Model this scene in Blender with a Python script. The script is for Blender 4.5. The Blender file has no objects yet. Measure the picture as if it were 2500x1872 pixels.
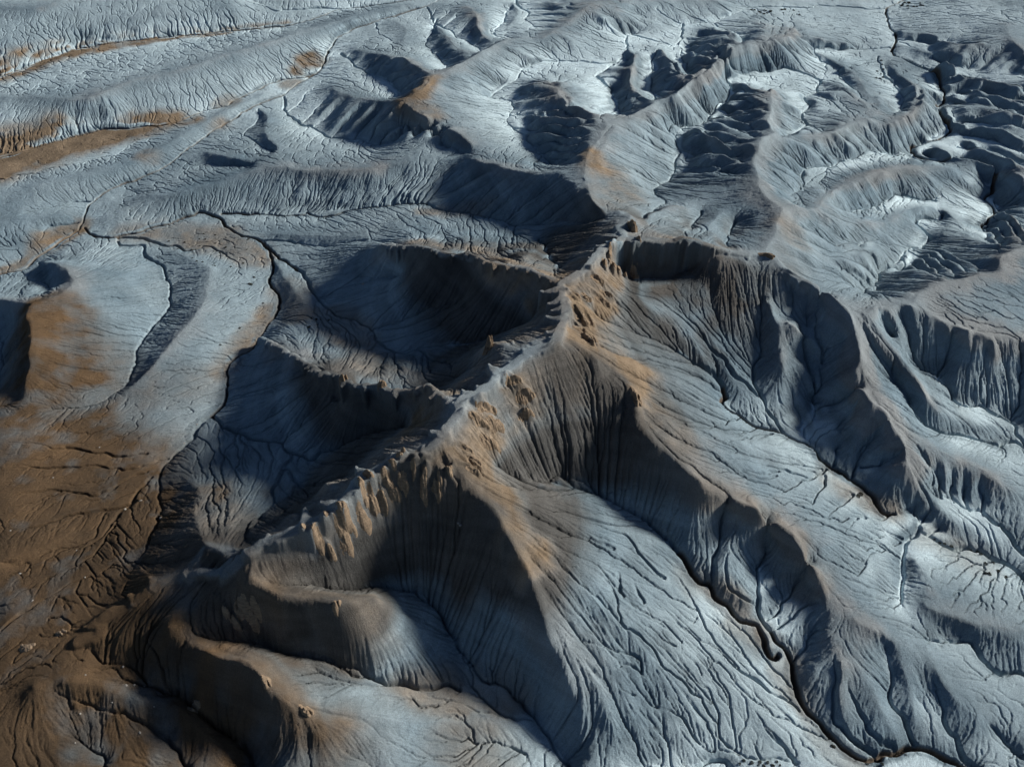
import bpy, math, random, time
import numpy as np
T0 = time.time()
C = bpy.context.scene.collection

# ------------------------------------------------------------------ camera, sky, sun, exposure
CAM_H, PITCH, VFOV = 300.0, math.radians(45), math.radians(46)
TV = math.tan(VFOV / 2); TH = TV * 2500 / 1872
cam_d = bpy.data.cameras.new('camera'); cam = bpy.data.objects.new('camera', cam_d); C.objects.link(cam)
cam.location = (0, 0, CAM_H); cam.rotation_euler = (math.pi / 2 - PITCH, 0, 0)
cam_d.sensor_fit = 'HORIZONTAL'; cam_d.angle = 2 * math.atan(TH); cam_d.clip_end = 20000; cam_d.clip_start = 1
bpy.context.scene.camera = cam
SUN_EL, SUN_AZ = math.radians(25), math.radians(17)      # azimuth counted from +X towards +Y
w = bpy.data.worlds.new('World'); bpy.context.scene.world = w; w.use_nodes = True
nt = w.node_tree; bg = nt.nodes['Background']
sky = nt.nodes.new('ShaderNodeTexSky'); sky.sky_type = 'NISHITA'; sky.sun_disc = False
sky.sun_elevation = SUN_EL; sky.sun_rotation = math.pi / 2 - SUN_AZ
sky.air_density = 0.7; sky.dust_density = 0.3; sky.ozone_density = 2.0
nt.links.new(sky.outputs[0], bg.inputs[0]); bg.inputs[1].default_value = 0.052
sd = bpy.data.lights.new('sun', 'SUN'); sd.energy = 5.0; sd.angle = math.radians(9); sd.color = (1, 0.95, 0.87)
sun = bpy.data.objects.new('sun', sd); C.objects.link(sun)
from mathutils import Vector
sv = Vector((math.cos(SUN_EL) * math.cos(SUN_AZ), math.cos(SUN_EL) * math.sin(SUN_AZ), math.sin(SUN_EL)))
sun.rotation_euler = sv.to_track_quat('Z', 'Y').to_euler()
vs = bpy.context.scene.view_settings
vs.view_transform = 'Standard'; vs.look = 'None'; vs.exposure = 0.6; vs.gamma = 1; vs.use_curve_mapping = False

# ------------------------------------------------------------------ surveyed lines of the badlands
# R crest line, C rill, K gully, M arroyo, F foot of a cliff; each point is a sighting (tile x, tile y, height in m)
ZS = 1.12
COL = {'a': 0, 'b': 600, 'c': 1200, 'd': 1800}; ROW = {'1': 0, '2': 450, '3': 900, '4': 1348}
LINES = '''
# top left
R a1 -100,60,15 80,60,16 300,60,16 480,5,16
R n 300,-30,17 600,-40,16 900,-60,15
M a1 -60,610,2.8 0,590,3 250,500,3.2 600,380,4 900,330,4.5 1300,290,5 1800,240,6 2212,190,7 b1 500,150,8 740,70,8.5 900,55,9 1300,0,10
K b1 60,-10,10 180,65,9.3 280,80,9 520,65,8.7 740,65,8.5
R a1 -60,765,8 0,760,9 300,750,11 600,770,12 750,730,13 1100,600,13 1400,540,13 1700,440,13 2100,320,12.5 b1 330,270,12 600,200,12 900,110,11.5 1300,30,12
M a1 -60,1250,1.4 0,1230,1.5 300,1130,2 700,1010,2.6 1000,980,3 1300,960,3.3 1490,885,3.6 1700,830,4 1900,730,4.5 2080,640,5 b1 316,610,5.3 450,590,5.5 570,540,5.7
M b1 1520,0,11 1300,80,10 1050,150,9 850,220,8 700,310,7 620,420,6.3 590,520,5.7 480,600,5.2 300,720,4.8 0,860,4.2 a1 1600,1040,3.6 1400,1180,3.2 1250,1300,2.8 1050,1390,2.5 850,1470,2.2 740,1540,2 660,1640,1.8 a2 630,300,1.6 600,350,1.4 450,450,1.1 280,570,.8 180,660,.5 0,700,.2 -150,740,0
R a1 -60,1520,4.5 0,1500,5 400,1400,6.3 700,1330,6 1100,1220,5.5 1500,980,5.3 1800,830,5.6 2050,720,5.9
C a1 0,1400,2 400,1290,2.6 850,1200,3 1000,1110,3.2 1060,1065,3.4
K a2 690,145,1.9 550,150,2.5 400,190,3.2 150,240,5
K a2 600,290,1.5 400,320,1.8 340,370,2 320,440,2.1
R a2 -40,290,6.2 0,280,6 300,260,5 500,230,4.5
# brown hill H1
R a2 330,600,8 480,630,14 560,740,20 400,870,24 240,920,26 195,1000,27 230,1130,28 245,1280,28 220,1400,27 170,1600,24 a3 150,220,22 40,280,20 -50,330,20
C a2 290,590,2 280,650,3 230,740,4 340,770,7 400,830,12
R a2 -100,890,13 100,900,17 240,920,26
C a2 -60,950,10 20,1300,11 0,1600,13
K a2 910,400,2.2 940,460,2.5 1110,470,3 1130,550,3.5 1250,620,4.5 1290,760,6 1300,860,7 1270,980,8.5 1200,1060,9.5 1060,1220,11.5 1020,1400,14 980,1500,15.5 900,1590,17 830,1650,18 a3 700,280,19 400,300,20
R a2 1340,500,5 1500,590,8 1620,660,11 1600,800,13 1560,920,15 1480,1050,17 1300,1250,18.5 1150,1420,19.5 1030,1540,19.5 950,1600,19
M a2 640,340,1.6 700,380,1.8 830,405,2 1000,380,2.2 1150,345,2.5 1300,315,2.8 1400,270,3 1530,215,3.2 1640,240,3.6 1700,290,4 1800,370,4.8 1900,405,5.5 2000,430,6 2070,520,6.8 2110,640,7.8 2085,760,8.6 2160,880,9.6 2150,960,10.2 2080,1080,11 2000,1220,12 1940,1280,12.5 1810,1340,13.2 1750,1430,14 1770,1500,14.5 1740,1600,15.3 a3 1710,280,16.5 1650,345,17
K a3 1650,345,17 1560,400,17.6 1490,510,18.4 1430,590,19 1330,690,20 1260,780,21 1230,860,22 1235,960,24 1240,1050,26 1230,1160,28 1180,1230,30
K a2 920,410,2.2 1080,405,2.5 1200,440,3 1300,465,3.6 1450,500,4.2 1600,490,5 1700,520,5.6 1800,600,7 1850,650,8
# long ridge H3
R a1 960,1540,3 1150,1510,6 1400,1480,8 1700,1400,10 1950,1320,12.5 2100,1290,14 b1 400,1310,15 900,1310,17 1100,1280,18 1400,1210,20 1640,1170,22 1690,1160,23 1760,1220,26 1900,1270,30 2060,1310,34 c1 320,1340,38 520,1330,42 560,1380,43 640,1410,45 710,1390,45 740,1450,46 780,1530,48 790,1580,49 860,1640,51 960,1620,52 c2 1000,230,53 1060,240,54 1000,330,56
R a1 1600,1170,7 1800,1220,10 2000,1270,13 2100,1290,14
C a1 1370,1225,3 1450,1265,3.8 1650,1275,5 1950,1290,10
R b1 110,850,6 170,900,8 150,1030,10 200,1100,12 270,1240,14 330,1300,15
C a1 1990,850,4.3 2000,900,5 1950,960,5.6 1870,1030,6 1880,1060,6.5 2030,1130,8 2130,1190,10
R b1 790,390,8 1000,410,13.8 1200,450,19.7 1330,520,23.6 1450,570,27.6
K b1 730,420,7 830,500,8 930,570,9 1080,610,11 1150,680,13 1170,750,17
R b1 480,610,6 640,640,8 700,700,11.8 850,750,15.7 1000,770,19.7 1150,770,24.7 1210,770,27.7 1280,840,28.1 1390,900,28.7 1500,950,28.7 1640,1020,27.8 1700,1090,26.8 1730,1130,25.4 1690,1160,23
K b1 290,740,4.8 310,850,5.2 380,940,6 540,1000,7 660,1070,8 880,1080,9.5 980,1115,10.5 1100,1100,12 1400,1105,15 1600,1140,20
R b1 1450,570,27.7 1400,640,30.1 1330,700,29.7 1210,770,27.7
R b1 1450,575,27.7 1520,570,26.7 1620,500,25.7 1800,410,23.7 1920,340,21.7 2050,300,20.2 c1 316,290,18 400,290,19 500,230,19 600,160,19 720,60,20 800,20,20 950,-30,20
R b1 1470,200,12 1560,280,15.8 1620,350,18.7 1700,400,21.7 1750,430,21
K b1 1470,170,9 1440,250,10 1400,340,10.5 1440,400,12 1530,490,15 1515,560,19
R b1 1450,30,11 1700,50,14.8 1780,120,16.7 1790,200,18.1 1830,270,19.1 1920,330,19
K b1 1410,60,10.3 1440,160,11 1560,230,11.5 1660,300,13 1780,360,15 1800,400,18
R b1 2060,20,13 2090,100,14 2000,250,15 1950,290,17
C b1 2040,60,11.5 1990,160,12 1930,230,13 1945,280,15
R b1 1100,150,10 1230,200,12 1220,320,12
C b1 990,180,9 1030,260,9.5 1170,340,11
# P1 right side
K c1 1470,190,10 1450,320,10.4 1390,350,10.8 1300,325,11 1060,270,11.6 1030,310,11.8 1050,370,12 1020,430,12.5 930,480,13 700,475,13.5 500,480,14 380,480,14.5 260,520,15 210,580,15.5 150,640,16 60,690,16.3 0,730,16.5 b1 1870,750,16.8 c1 100,750,17 170,800,17.3 130,880,18 150,970,18.6 280,1080,20 360,1170,22 480,1270,26 600,1320,32
C c1 180,880,18 350,905,19 500,880,21 780,880,25
K c1 1470,190,10 1600,180,10 1710,180,10 1850,120,10 2000,70,10 2150,50,10 d1 250,50,10 500,60,9.8 700,40,9.5 1000,70,9 1150,70,8.5
M d1 1300,0,8.3 1160,70,8.2 1170,200,7.8 1220,300,7.5 1210,420,7.2 1350,500,6.8 1500,590,6.4 1580,680,6 1590,800,5.6 1540,850,5.4 1600,950,5 1640,1030,4.9 1540,1080,4.8 1350,1130,4.7 1370,1200,4.6 1500,1240,4.4 1700,1250,4 1850,1290,3.6 1970,1400,3.2 1970,1480,3 d2 1900,100,3 1970,180,3 1950,260,3.5 1880,350,5
R c1 300,640,19 460,650,23.8 510,700,25.7 560,770,28.6 640,810,31.5 760,860,34.5 880,950,37.6 870,1010,38.6 820,1080,40.7 750,1170,42.8 730,1270,44 720,1390,46
K c1 930,490,13 820,580,14 850,640,14.5 930,680,15 935,770,16 990,840,18 970,890,21 920,930,26
R c1 1050,380,13 1090,430,15.8 1090,540,19.6 1060,640,21.6 1120,700,24.5 1250,790,30.1
K c1 1390,355,11 1280,380,13.8 1255,450,12 1230,550,13 1230,660,15 1250,740,18 1290,775,22
R c1 880,950,37.6 1000,920,35.6 1150,850,32.6 1250,800,30.6 1300,780,29.1 1400,740,29.6 1500,660,29.5 1620,570,28.5 1700,520,27.6 1800,450,26.6 1900,370,25.7 2000,350,24.7 2110,330,22.8 d1 330,310,20 450,260,18 440,200,16
R c1 1280,380,13.9 1400,470,19.6 1420,560,22.5 1500,640,27.5
C c1 1450,340,10.5 1460,440,12 1510,520,14 1490,570,16 1540,620,21
R c1 1650,220,13.9 1800,250,16.8 1900,350,23.7
C c1 1460,370,11.5 1600,410,14 1760,470,20
C c1 1710,190,10.5 1850,260,13 1950,340,18
R c1 1900,120,11 2100,180,15.8 2110,320,22.7
R c1 800,20,20 900,60,19 1000,150,17 1100,200,14.5
C c1 1060,270,11.6 980,290,12.5 880,200,15 860,120,18
R c1 1150,0,17 1400,60,14 1600,140,11.5
C c1 1250,60,14.5 1360,130,12.5 1460,180,10.5
R c1 1500,-20,16 1700,60,13 1830,110,11
C c1 1300,0,16 1500,110,12.5 1650,175,10.5
C c1 1700,0,15 1850,90,10.8
K d1 640,620,10 440,540,11.5 250,550,12.2 0,575,13 c1 1790,570,13.5 1800,640,14.3 1850,730,15 1740,820,14.7 1650,950,16.2 1560,975,16.9 1400,990,18.3 1380,1070,19.3 1450,1170,20.3 1400,1250,21.8 1420,1320,23.3 1350,1400,25.8 1250,1450,28.2 1290,1510,32.1 1330,1570,36.1 c2 1200,210,43 1170,290,47
R c1 1150,850,32.6 1250,880,30.7 1430,970,21.5
R c1 2140,700,21.8 2170,770,25.7 2160,850,29.6 2140,940,32.5 2200,1030,35.4 2100,1080,37.4 2050,1170,39.4 2030,1250,41.4 2040,1330,43.4 2060,1450,45.0 2150,1540,46.0 d2 316,158,45.5 340,200,46.2 310,320,47.5 300,400,48.5 250,450,49.5 220,500,50.5 260,545,51.6
K d1 650,620,10 600,700,10.5 510,750,11.5 560,830,13 500,880,14.5 530,960,17 440,1030,22 380,1045,26
R d1 330,1045,30 450,1050,28 680,1050,25 760,1010,24 870,950,22 1000,920,19 1100,980,16
R d1 560,770,13 720,840,16 850,900,19
C d1 610,730,11.5 720,780,14 830,890,17
R d1 650,640,11 750,640,13 850,700,15 960,780,17 1010,830,18
C d1 770,560,10 830,650,11.5 900,700,13 1000,800,16
R d1 620,410,10.5 750,480,12 900,560,13 950,640,14 1000,720,15 1080,800,16 1050,900,18
K d1 1090,430,8 1100,530,8.5 1180,630,9 1250,700,9.5 1285,800,10.5 1240,890,12
R d1 1150,480,9 1270,600,12 1400,680,14 1400,800,15 1300,900,16 1180,980,16
K d1 1210,370,7.4 1000,380,8 800,385,8.7 690,380,9.2 600,400,9.6 640,470,10 690,500,10 680,590,10 650,630,10
R d1 440,200,15 550,280,15 700,330,13 900,340,11
# main crest
T1 c2 980,330,57 1020,410,60 870,480,62 820,530,63 740,640,65 600,740,66 550,770,66 555,860,67 570,950,68 560,1040,69 520,1130,70 480,1230,71 330,1280,70 180,1400,69 60,1460,69 b3 1800,200,70 1680,240,70 1640,350,70 1560,480,70 1480,570,69 1380,640,68 1160,690,67 1020,770,66 850,920,65 700,1060,63 500,1180,61 200,1330,58 0,1420,56 a4 1880,30,54 1750,150,50 1550,150,46 1450,170,44 1200,270,41 1000,400,38.5 800,500,36.8 780,600,36 600,700,35
T3 c2 1020,410,60 1100,430,60 1250,445,59 1400,435,59 1500,415,60 1650,460,58 1700,480,57 1800,510,54 1950,530,52 2050,530,51 2150,545,51 d2 330,620,50.2 450,700,48.9 600,780,48.1 720,870,47.0 830,950,46.0 880,1020,45.3 920,1150,43.6 940,1300,41.9 940,1400,40.6 970,1560,38.6 d3 1000,228,36.6 1030,270,35.6 1120,320,34.0 1180,430,31.6 1250,530,30.3 1300,600,29.0 1310,740,26.1 1400,880,23.2 1470,1000,20.6 1530,1090,18.2 1700,1170,15.6 1850,1250,13.8 2000,1380,12.3
F c2 890,650,47 1000,690,46 1100,740,44 1280,720,44 1480,670,45 1700,640,46
R c2 1480,150,43 1330,170,45 1220,230,47 1180,300,50 1150,410,58
R c2 1790,200,42 1700,290,44 1670,360,45 1720,440,49 1800,510,54
C c2 1880,300,38 1830,370,41 1830,480,48
C c2 1620,220,38 1540,280,41 1490,390,50
# west arm W1
T2 c2 540,765,65 380,700,63 250,650,61 100,620,59 b2 1896,610,58 1800,570,55 1720,540,53 1600,540,50 1400,500,45 1300,490,41 1150,480,36 1050,470,31
F b2 1540,590,43 1700,640,45 1870,700,48
M b2 -200,235,3.6 0,240,4 160,235,4.5 400,245,5 480,220,5.5 580,250,6 700,240,7 850,195,8.5 1000,170,10 1200,150,12 1400,150,14
K b2 1400,150,14 1600,220,17 1800,240,20 1950,280,23 2080,330,26 c2 180,325,27 400,300,32 800,290,44
R c2 200,640,61 300,540,50 400,480,42 420,440,36
C c2 180,330,27 170,400,29 160,500,38 100,580,50
C c2 390,420,33 430,520,40 530,670,59
M a2 2000,430,6 b2 150,470,6.5 260,570,8 400,650,10
K b2 400,650,10 480,720,11.5 520,820,13.5 560,880,15 640,960,17 800,1040,19.5 880,1080,21 960,1140,23 1020,1200,25 1130,1270,27.5 1230,1315,29 1340,1285,31 1500,1240,34 1770,1200,39 2000,1140,44 2212,1030,52
C b2 1340,1290,31 1480,1370,36 1580,1430,42 1620,1500,50
C b2 970,1130,23 1120,1080,26 1280,1020,30 1500,940,36 1700,850,42
C b2 560,850,14.5 700,820,17 840,720,20 1000,715,23 1200,720,27
R b2 190,560,8 330,750,12 480,950,16 640,1100,20 800,1200,24
C b2 110,430,6 240,430,7 450,470,9 650,490,12 800,455,15 1000,445,20
R b2 200,380,7.5 500,400,11 800,400,15 950,420,19
# west arm W2
T2 b3 1640,300,70 1500,200,66 1400,150,63 1340,150,61 1240,170,59 1100,160,57 1040,110,57 900,125,54 800,110,52 730,60,50 660,60,46 560,30,41 b2 480,1390,35 350,1330,30 200,1230,23 110,1180,17
F b3 700,250,38 900,280,41 1100,285,44 1300,300,47 1430,350,52
K a3 1650,345,17 1700,410,18 1800,490,20 1950,530,22 2050,560,23.5 2150,580,25 b3 270,590,25.5 340,670,27 420,705,28.5 500,680,30 650,610,33 760,560,36 900,510,39 1050,480,43 1200,450,49 1350,420,58
C b3 330,680,27 310,770,30 400,870,34 460,980,40 480,1020,45
K b3 310,770,30 210,930,34 150,1080,38 100,1150,41 0,1250,46 a3 1800,1380,51
R a3 1500,600,22 1470,750,25 1480,850,27 1510,950,33 1490,1050,36 1500,1120,39 1560,1250,44 1600,1330,48 1700,1420,50 a4 1750,140,50
C a3 1230,1160,28 1150,1290,31 1100,1450,33 1040,1560,34 a4 1040,150,34 1000,280,36 960,400,38
# brown plain lower left
C a3 0,720,26.5 400,740,25 900,770,23.5 1140,750,22.5 1300,690,20.3
C a3 0,1000,27.5 420,965,26 700,950,25 950,890,24 1150,790,22.2
C a3 0,1330,29.5 270,1220,28 700,1090,25.5 1000,1020,24 1180,850,22.3
C a3 0,1540,31 400,1400,29.5 680,1370,28.5 900,1160,26 1040,1030,24.3
C a3 0,560,25.5 350,600,24 600,640,23 900,650,22.3 1150,640,21
C a4 0,400,33 400,200,31.5 700,20,30 a3 850,1250,27
C a4 0,560,34 400,330,33 800,130,32 1040,130,34
R a3 -40,420,25 100,400,24.5 400,420,23 700,350,21.5
R a3 -40,850,27.5 300,860,26.3 700,850,25
R a4 -40,100,32.5 200,0,31.5 a3 500,1290,29.3
C a4 560,720,34.5 700,780,33 950,880,31 1100,980,28.5 1360,1090,26
K a4 1360,1090,26 1600,1240,22 1700,1350,20 1850,1500,17 1980,1656,15
C a4 900,950,30.5 1000,1000,29 1200,1070,27.5 1340,1095,26
K a4 1090,600,38 1220,780,34 1260,930,31 1300,1010,28.5 1370,1090,26
K a4 280,1000,35 500,1080,32.5 780,1230,28 950,1270,26 1120,1350,24 1220,1450,22 1350,1560,20 1480,1656,18
C a4 450,1240,31 600,1340,28 700,1460,25 800,1600,22 840,1656,21
R a4 500,1000,35 800,1060,31.5 1100,1150,28.5 1400,1200,26 1600,1400,22.5 1800,1600,18.5
R a4 1150,640,37.5 1350,720,38.3 1650,800,40 1900,830,41 b4 60,880,40.5 130,960,40 150,1050,38 350,1170,33 430,1220,31 500,1320,28 560,1420,26 740,1430,24 760,1500,22 900,1600,19 1000,1680,17
K a4 1300,560,42 1500,640,39 1690,690,36 1950,690,33 b4 100,690,32 300,740,29.5 440,780,27.5 600,840,25.5 750,880,24 900,960,21.5 1060,1010,19 1240,1020,17 1400,1050,15.5 1540,1040,13.9 1640,1085,13.4
C b4 1170,1060,18.5 1250,1130,17 1310,1185,16 1420,1190,15 1600,1180,14 1800,1225,13 1980,1250,12 2050,1265,10.9 2212,1310,11
K b4 200,260,48 400,260,43.8 560,265,40.5 700,270,37.9 820,270,35.3 1000,240,32.3 1150,235,29.3 1250,270,26.6 1350,330,24.1 1450,420,21.9 1530,500,19.9 1600,600,17.9 1650,740,16.2 1690,770,15.7 1745,920,14.3 1870,1010,13.1 2000,1050,12.1 2120,1140,10.9 c4 310,1270,9.8 380,1380,9.2 440,1460,8.8 500,1590,8.3 560,1656,7.9
C c4 -40,890,15 0,930,14.5 60,1000,14 160,1080,13 230,1160,12 300,1250,10.8
C b4 1680,1000,13.8 1710,1050,13.3 1830,1150,12.4 1950,1230,11.4 2050,1265,10.9
# spur 3
R b3 1420,700,67.0 1500,770,64.6 1620,870,61.9 1700,940,59.5 1780,1000,58.1 1880,1040,56.4 1940,1100,54.7 1980,1200,52.0 2050,1350,48.3 2100,1440,45.6 c4 274,142,42.3 290,230,40.3 330,340,37.5 400,500,33.7 440,620,31.1 500,760,28.0 550,870,25.8 620,1030,21.9 690,1180,18.2 700,1350,15.4 690,1500,13.1 690,1656,11.6
# spur 2
R c2 480,1240,71 540,1270,68 680,1280,66 800,1310,64 850,1390,62 870,1420,60 960,1490,57 c3 1080,150,55.9 1130,300,53.5 1100,420,51.1 1250,540,47.9 1360,630,45.7 1470,740,42.7 1540,820,40.7 1630,910,38.7 1650,960,37.7 1800,980,36.7 1950,1050,34.9 2050,1060,34.4 2150,1150,33.1 d3 400,1250,31.1 480,1370,29.1 540,1450,27.8 600,1580,25.5 d4 640,250,22 680,370,20.5 700,480,19 640,650,17 620,760,15.5 540,980,13
K c2 820,1010,55.4 1000,1090,49.5 1150,1160,44.8 1300,1190,40.8 1390,1260,37.8 1500,1340,35.1 1600,1400,33.0 1700,1470,31.1 1770,1560,29.5
M c2 1770,1560,29.5 1810,1640,28.3 c3 1800,240,27.8 1770,280,27.4 1850,340,26.8 2000,430,25.9 2100,470,25.2 d3 350,500,24.4 470,540,23.6 560,590,22.7 640,690,21.7 720,760,20.7 860,840,19.7 960,900,19 1050,1000,18 1130,1090,17 1220,1110,16.5
K d3 1220,1110,16.5 1330,1070,16 1400,1110,15.5 1420,1210,14.5 1440,1260,14 1560,1330,13 1700,1380,12 1900,1430,11 2050,1540,10 2212,1640,9
R d2 215,880,44.5 250,1000,41.5 310,1200,37.8 340,1380,34.8 d3 420,110,30.9 540,280,27.2 580,400,25.1 540,540,22.9
K d2 190,920,41.0 170,1200,34.5 140,1400,31.1 130,1520,29.6 d3 160,170,28.6 250,310,26.8 350,490,24.5
K c2 1400,900,44.1 1700,1250,36.2 1850,1450,32.5 2050,1600,29.3
R d2 370,1060,41.9 500,1150,38.9 680,1290,34.4
C d2 420,800,43 460,1060,38.5 500,1300,32.4 510,1380,30.1 600,1600,26.1 d3 590,230,24.6 600,310,24.1 560,400,23.4 540,540,22.8
R d2 510,1360,34.2 620,1550,30.2 d3 690,200,28.1
C d2 610,800,42.5 640,950,40.9 610,1200,35.9 660,1280,33.2 650,1380,31.3
R d2 540,780,43.5 560,900,40.5 540,1100,37
C d2 650,1380,31.3 700,1270,33.9 850,1200,38.5
C d3 590,310,25 760,280,26.2 940,230,30.2
R d3 1000,290,35.0 830,430,27.9 750,560,24.4 730,740,20.8
C d3 940,310,30.1 800,470,25.0 750,620,21.9 740,750,20.6
R d3 1150,380,32.8 1000,500,28.5 900,640,24.4 870,800,20.2
C d3 1120,420,28.9 930,660,22.5 900,740,20.6 870,830,19.6
R d3 1260,540,30.0 1100,620,26.5 940,700,22.0
C d3 1280,640,25.9 1130,720,22.6 930,750,20.6
R d3 1300,750,26.1 1050,770,22.2 900,770,20.2
# east
R d2 900,950,45.3 940,990,44.3 1050,980,43.0 1200,930,41.4 1350,910,40.3 1400,850,39.8 1540,780,38.5 1680,740,37.5 1850,710,36.2 2000,690,34.9 2040,650,34.9 2030,600,33.9 2080,510,32.5 2212,500,31.6 2400,480,31.2
R d2 1370,900,40.3 1400,950,39.8 1480,1000,38.5 1580,1060,37.5 1720,1140,36.5 1840,1140,35.7 1920,1180,35.2 1950,1150,35.2 2100,1180,33.9 2212,1230,32.9 2400,1300,31.9
R d2 1330,950,40.1 1400,1180,33.5 1480,1350,27 1540,1430,24.5
R d2 1180,990,41.4 1250,1200,34.5 1330,1320,28.5
C d2 1100,1000,40.1 1180,1240,30
C d2 1270,1000,37.9 1340,1330,27.7 1540,1450,24
R d2 1770,1180,35.5 1800,1280,31.9 1880,1400,27 1890,1560,23.5
C d2 1640,1200,31 1620,1350,27 1550,1460,24
R d2 1960,1190,35.2 2000,1300,31.6 2080,1400,27 2212,1500,25
C d2 1880,1250,31 1910,1450,26 1890,1620,22.5 d3 1900,270,18.3
K d2 970,1090,41.1 1100,1300,34.9 1220,1440,30.4 d3 1230,90,27.5 1290,250,25.5 1400,400,22.5 1450,440,21.8 1560,500,20 1750,520,18 1900,560,16.5 2040,610,15 2110,570,14.5 2150,580,14 2212,610,13.5
R d2 1000,1080,42.7 1150,1260,37.8 1300,1400,33.9 1380,1500,31.6 d3 1440,180,29.9 1560,330,25.2 1800,430,20 2000,480,17.5 2110,560,15
K d2 1540,1450,24 1620,1580,22 d3 1640,200,20.5 1680,260,19.8 1770,290,19 1890,280,18.3 2050,360,17 2120,430,16 2130,500,15.2 2212,600,13.7
R d3 1310,590,26.9 1450,590,25.7 1700,690,22.9 1950,800,20.2 2050,900,18.9 2212,960,17
K d3 1510,850,20 1570,970,18 1690,1010,16.5 1750,1070,15.5 1870,1100,14.7 1960,1160,14 2050,1220,13.3 2150,1370,12 2212,1450,11
K d3 1440,1250,14 1400,1320,13.7 1340,1360,13.5 1310,1450,13 1290,1550,12.6 d4 1300,250,12.8 1260,370,13.5 1200,450,14.5
R d4 1400,60,14.5 1480,300,15.5 1450,400,16 1520,430,16.5 1700,500,16 1950,580,15 2212,600,14
K d4 1480,680,12.5 1680,660,12 1750,655,11.7 1850,770,10.8 1960,860,10 2050,910,9.5 2140,925,9 2212,970,8.6
R d4 900,520,19.5 1100,620,18 1200,700,16.5 1240,800,15 1300,960,13.5 1370,1130,11.5 1370,1300,9.5
K d4 1110,700,15 1150,900,12.5 1190,1050,11 1220,1170,9.8 1290,1250,9 1300,1330,8.5 1400,1470,7
R d4 1470,700,14.5 1520,900,14 1620,1050,13 1750,1180,11.5 1950,1330,9.5 2212,1500,8
K d4 1450,930,12.5 1530,1050,11 1590,1180,9.8 1610,1320,8.5 1700,1420,7.3 1740,1550,6.5 1840,1656,5.8
C d4 1950,1350,8.6 2050,1460,7.5 2212,1600,6
R d4 1390,1120,10.5 1450,1200,10 1560,1330,8.8 1690,1430,8
# slab, bottom
K c4 1190,1640,9.5 1260,1610,9.3 1500,1640,9 1760,1610,8.5 1830,1650,8.2
H c4 450,300,31 640,480,27 760,590,24 890,680,22 960,745,20.5 1080,780,19 1160,860,17.5 1170,990,16 1220,1120,14.5 1270,1190,13.5 1390,1220,12.5 1460,1275,12 1540,1380,11 1640,1490,10 1740,1540,9.5 1890,1580,8.5
H c4 700,100,35 870,210,33 970,340,30 990,470,27.5 1010,570,25 1100,650,23 1250,770,21 1340,880,19 1460,1000,17 1560,1110,15 1690,1160,13
H c4 1080,250,29 1180,370,26.5 1240,520,24 1320,640,22 1440,740,20 1490,780,19 1580,870,17.5 1640,980,15.5 1690,1110,13.5 1760,1250,11.7 1800,1440,10 1840,1510,9 1930,1565,8.3 1980,1555,8 2212,1590,7.6 d4 480,1640,7.2
H c4 1340,110,27.5 1460,220,25 1510,330,23 1570,460,21 1620,530,20 1640,600,19 1760,770,17 1900,890,15 2050,980,13.5 2130,1080,12.5 d4 310,1130,11.5 390,1140,11 480,1200,10.3
K c3 0,720,53.8 100,810,47.5 240,880,42.3 330,890,39.7 420,880,37.4 530,855,35.0 620,880,33.2 730,910,31.7 850,990,30.0 950,1020,28.9 1050,1080,27.7 1200,1170,26.0 1290,1270,24.7 1360,1330,23.7 1430,1430,22.4
M c4 1430,14,22.4 1500,80,21.4 1600,230,19.9 1680,250,19.3 1740,320,18.5 1850,400,17.4 d4 40,510,16.8 140,580,15.8 210,690,14.7 240,780,13.8 290,830,13.2 320,810,13
K d3 200,1120,26.8 190,1300,22.8 160,1500,19.4 150,1640,18.3 d4 125,330,17.8 115,400,17 150,510,15.8 250,620,14.6
M d4 250,620,14.6 330,740,13.5 430,870,12 440,950,11.3 480,1090,10.5 560,1240,9.6 700,1400,8.6 820,1530,7.7 900,1590,7.2 1000,1620,6.9 1080,1600,6.8 1150,1560,6.7 1280,1530,6.6 1400,1510,6.5 1500,1530,6.3 1650,1600,6 1840,1656,5.6
K c3 1800,1100,28.6 1750,1250,25.8 1740,1450,22.8 c4 1735,150,22.8 1730,230,21.5 1720,270,20.3
C c3 1880,1180,28 1850,1350,25.5 1840,1550,23 c4 1860,230,21 1900,290,20 2000,380,18
C d4 540,100,21 460,220,18.7 390,370,16.7 280,460,15.4 210,540,14.9
C d4 590,380,18 480,480,16.5 330,560,15.2 255,610,14.6
C d4 620,600,16.5 560,650,15 500,760,13.3 430,860,12.1
K d4 700,650,17.5 740,880,14.5 725,1050,13 725,1170,12 770,1300,10.5 870,1420,9.2 960,1520,8 1080,1590,6.9
R d4 810,830,17 800,1000,14.8 810,1230,12.3 900,1380,10.5 1000,1500,8.7
K d4 870,980,14.5 960,1160,12.3 1010,1350,10.2 1080,1450,9 1170,1480,8 1210,1530,6.8
R d4 1050,1050,13.5 1120,1250,11.5 1200,1400,9 1300,1500,7.2
K d4 110,1200,12.5 190,1310,11.5 320,1430,10 400,1540,9 480,1640,7.5
C b4 1730,1410,11.5 1800,1450,11 2000,1490,10 2170,1590,9
R b4 560,1420,26 740,1350,25 1000,1300,21 1300,1300,17 1600,1330,14
R b4 0,200,53 200,310,52 320,340,51 420,390,49 550,360,49 700,380,47.5 820,400,45 1000,340,41 1050,400,38 1100,600,30 1250,800,22
# far right
R d1 1650,200,13 1850,205,15 2070,175,18 2080,250,18.5 2150,340,19.5 2212,400,20
R n 2570,0,18 2570,200,19 2570,300,19
R d1 1240,430,8.5 1420,500,10.5 1700,560,13 2000,610,15.5 2212,650,17.5
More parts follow.
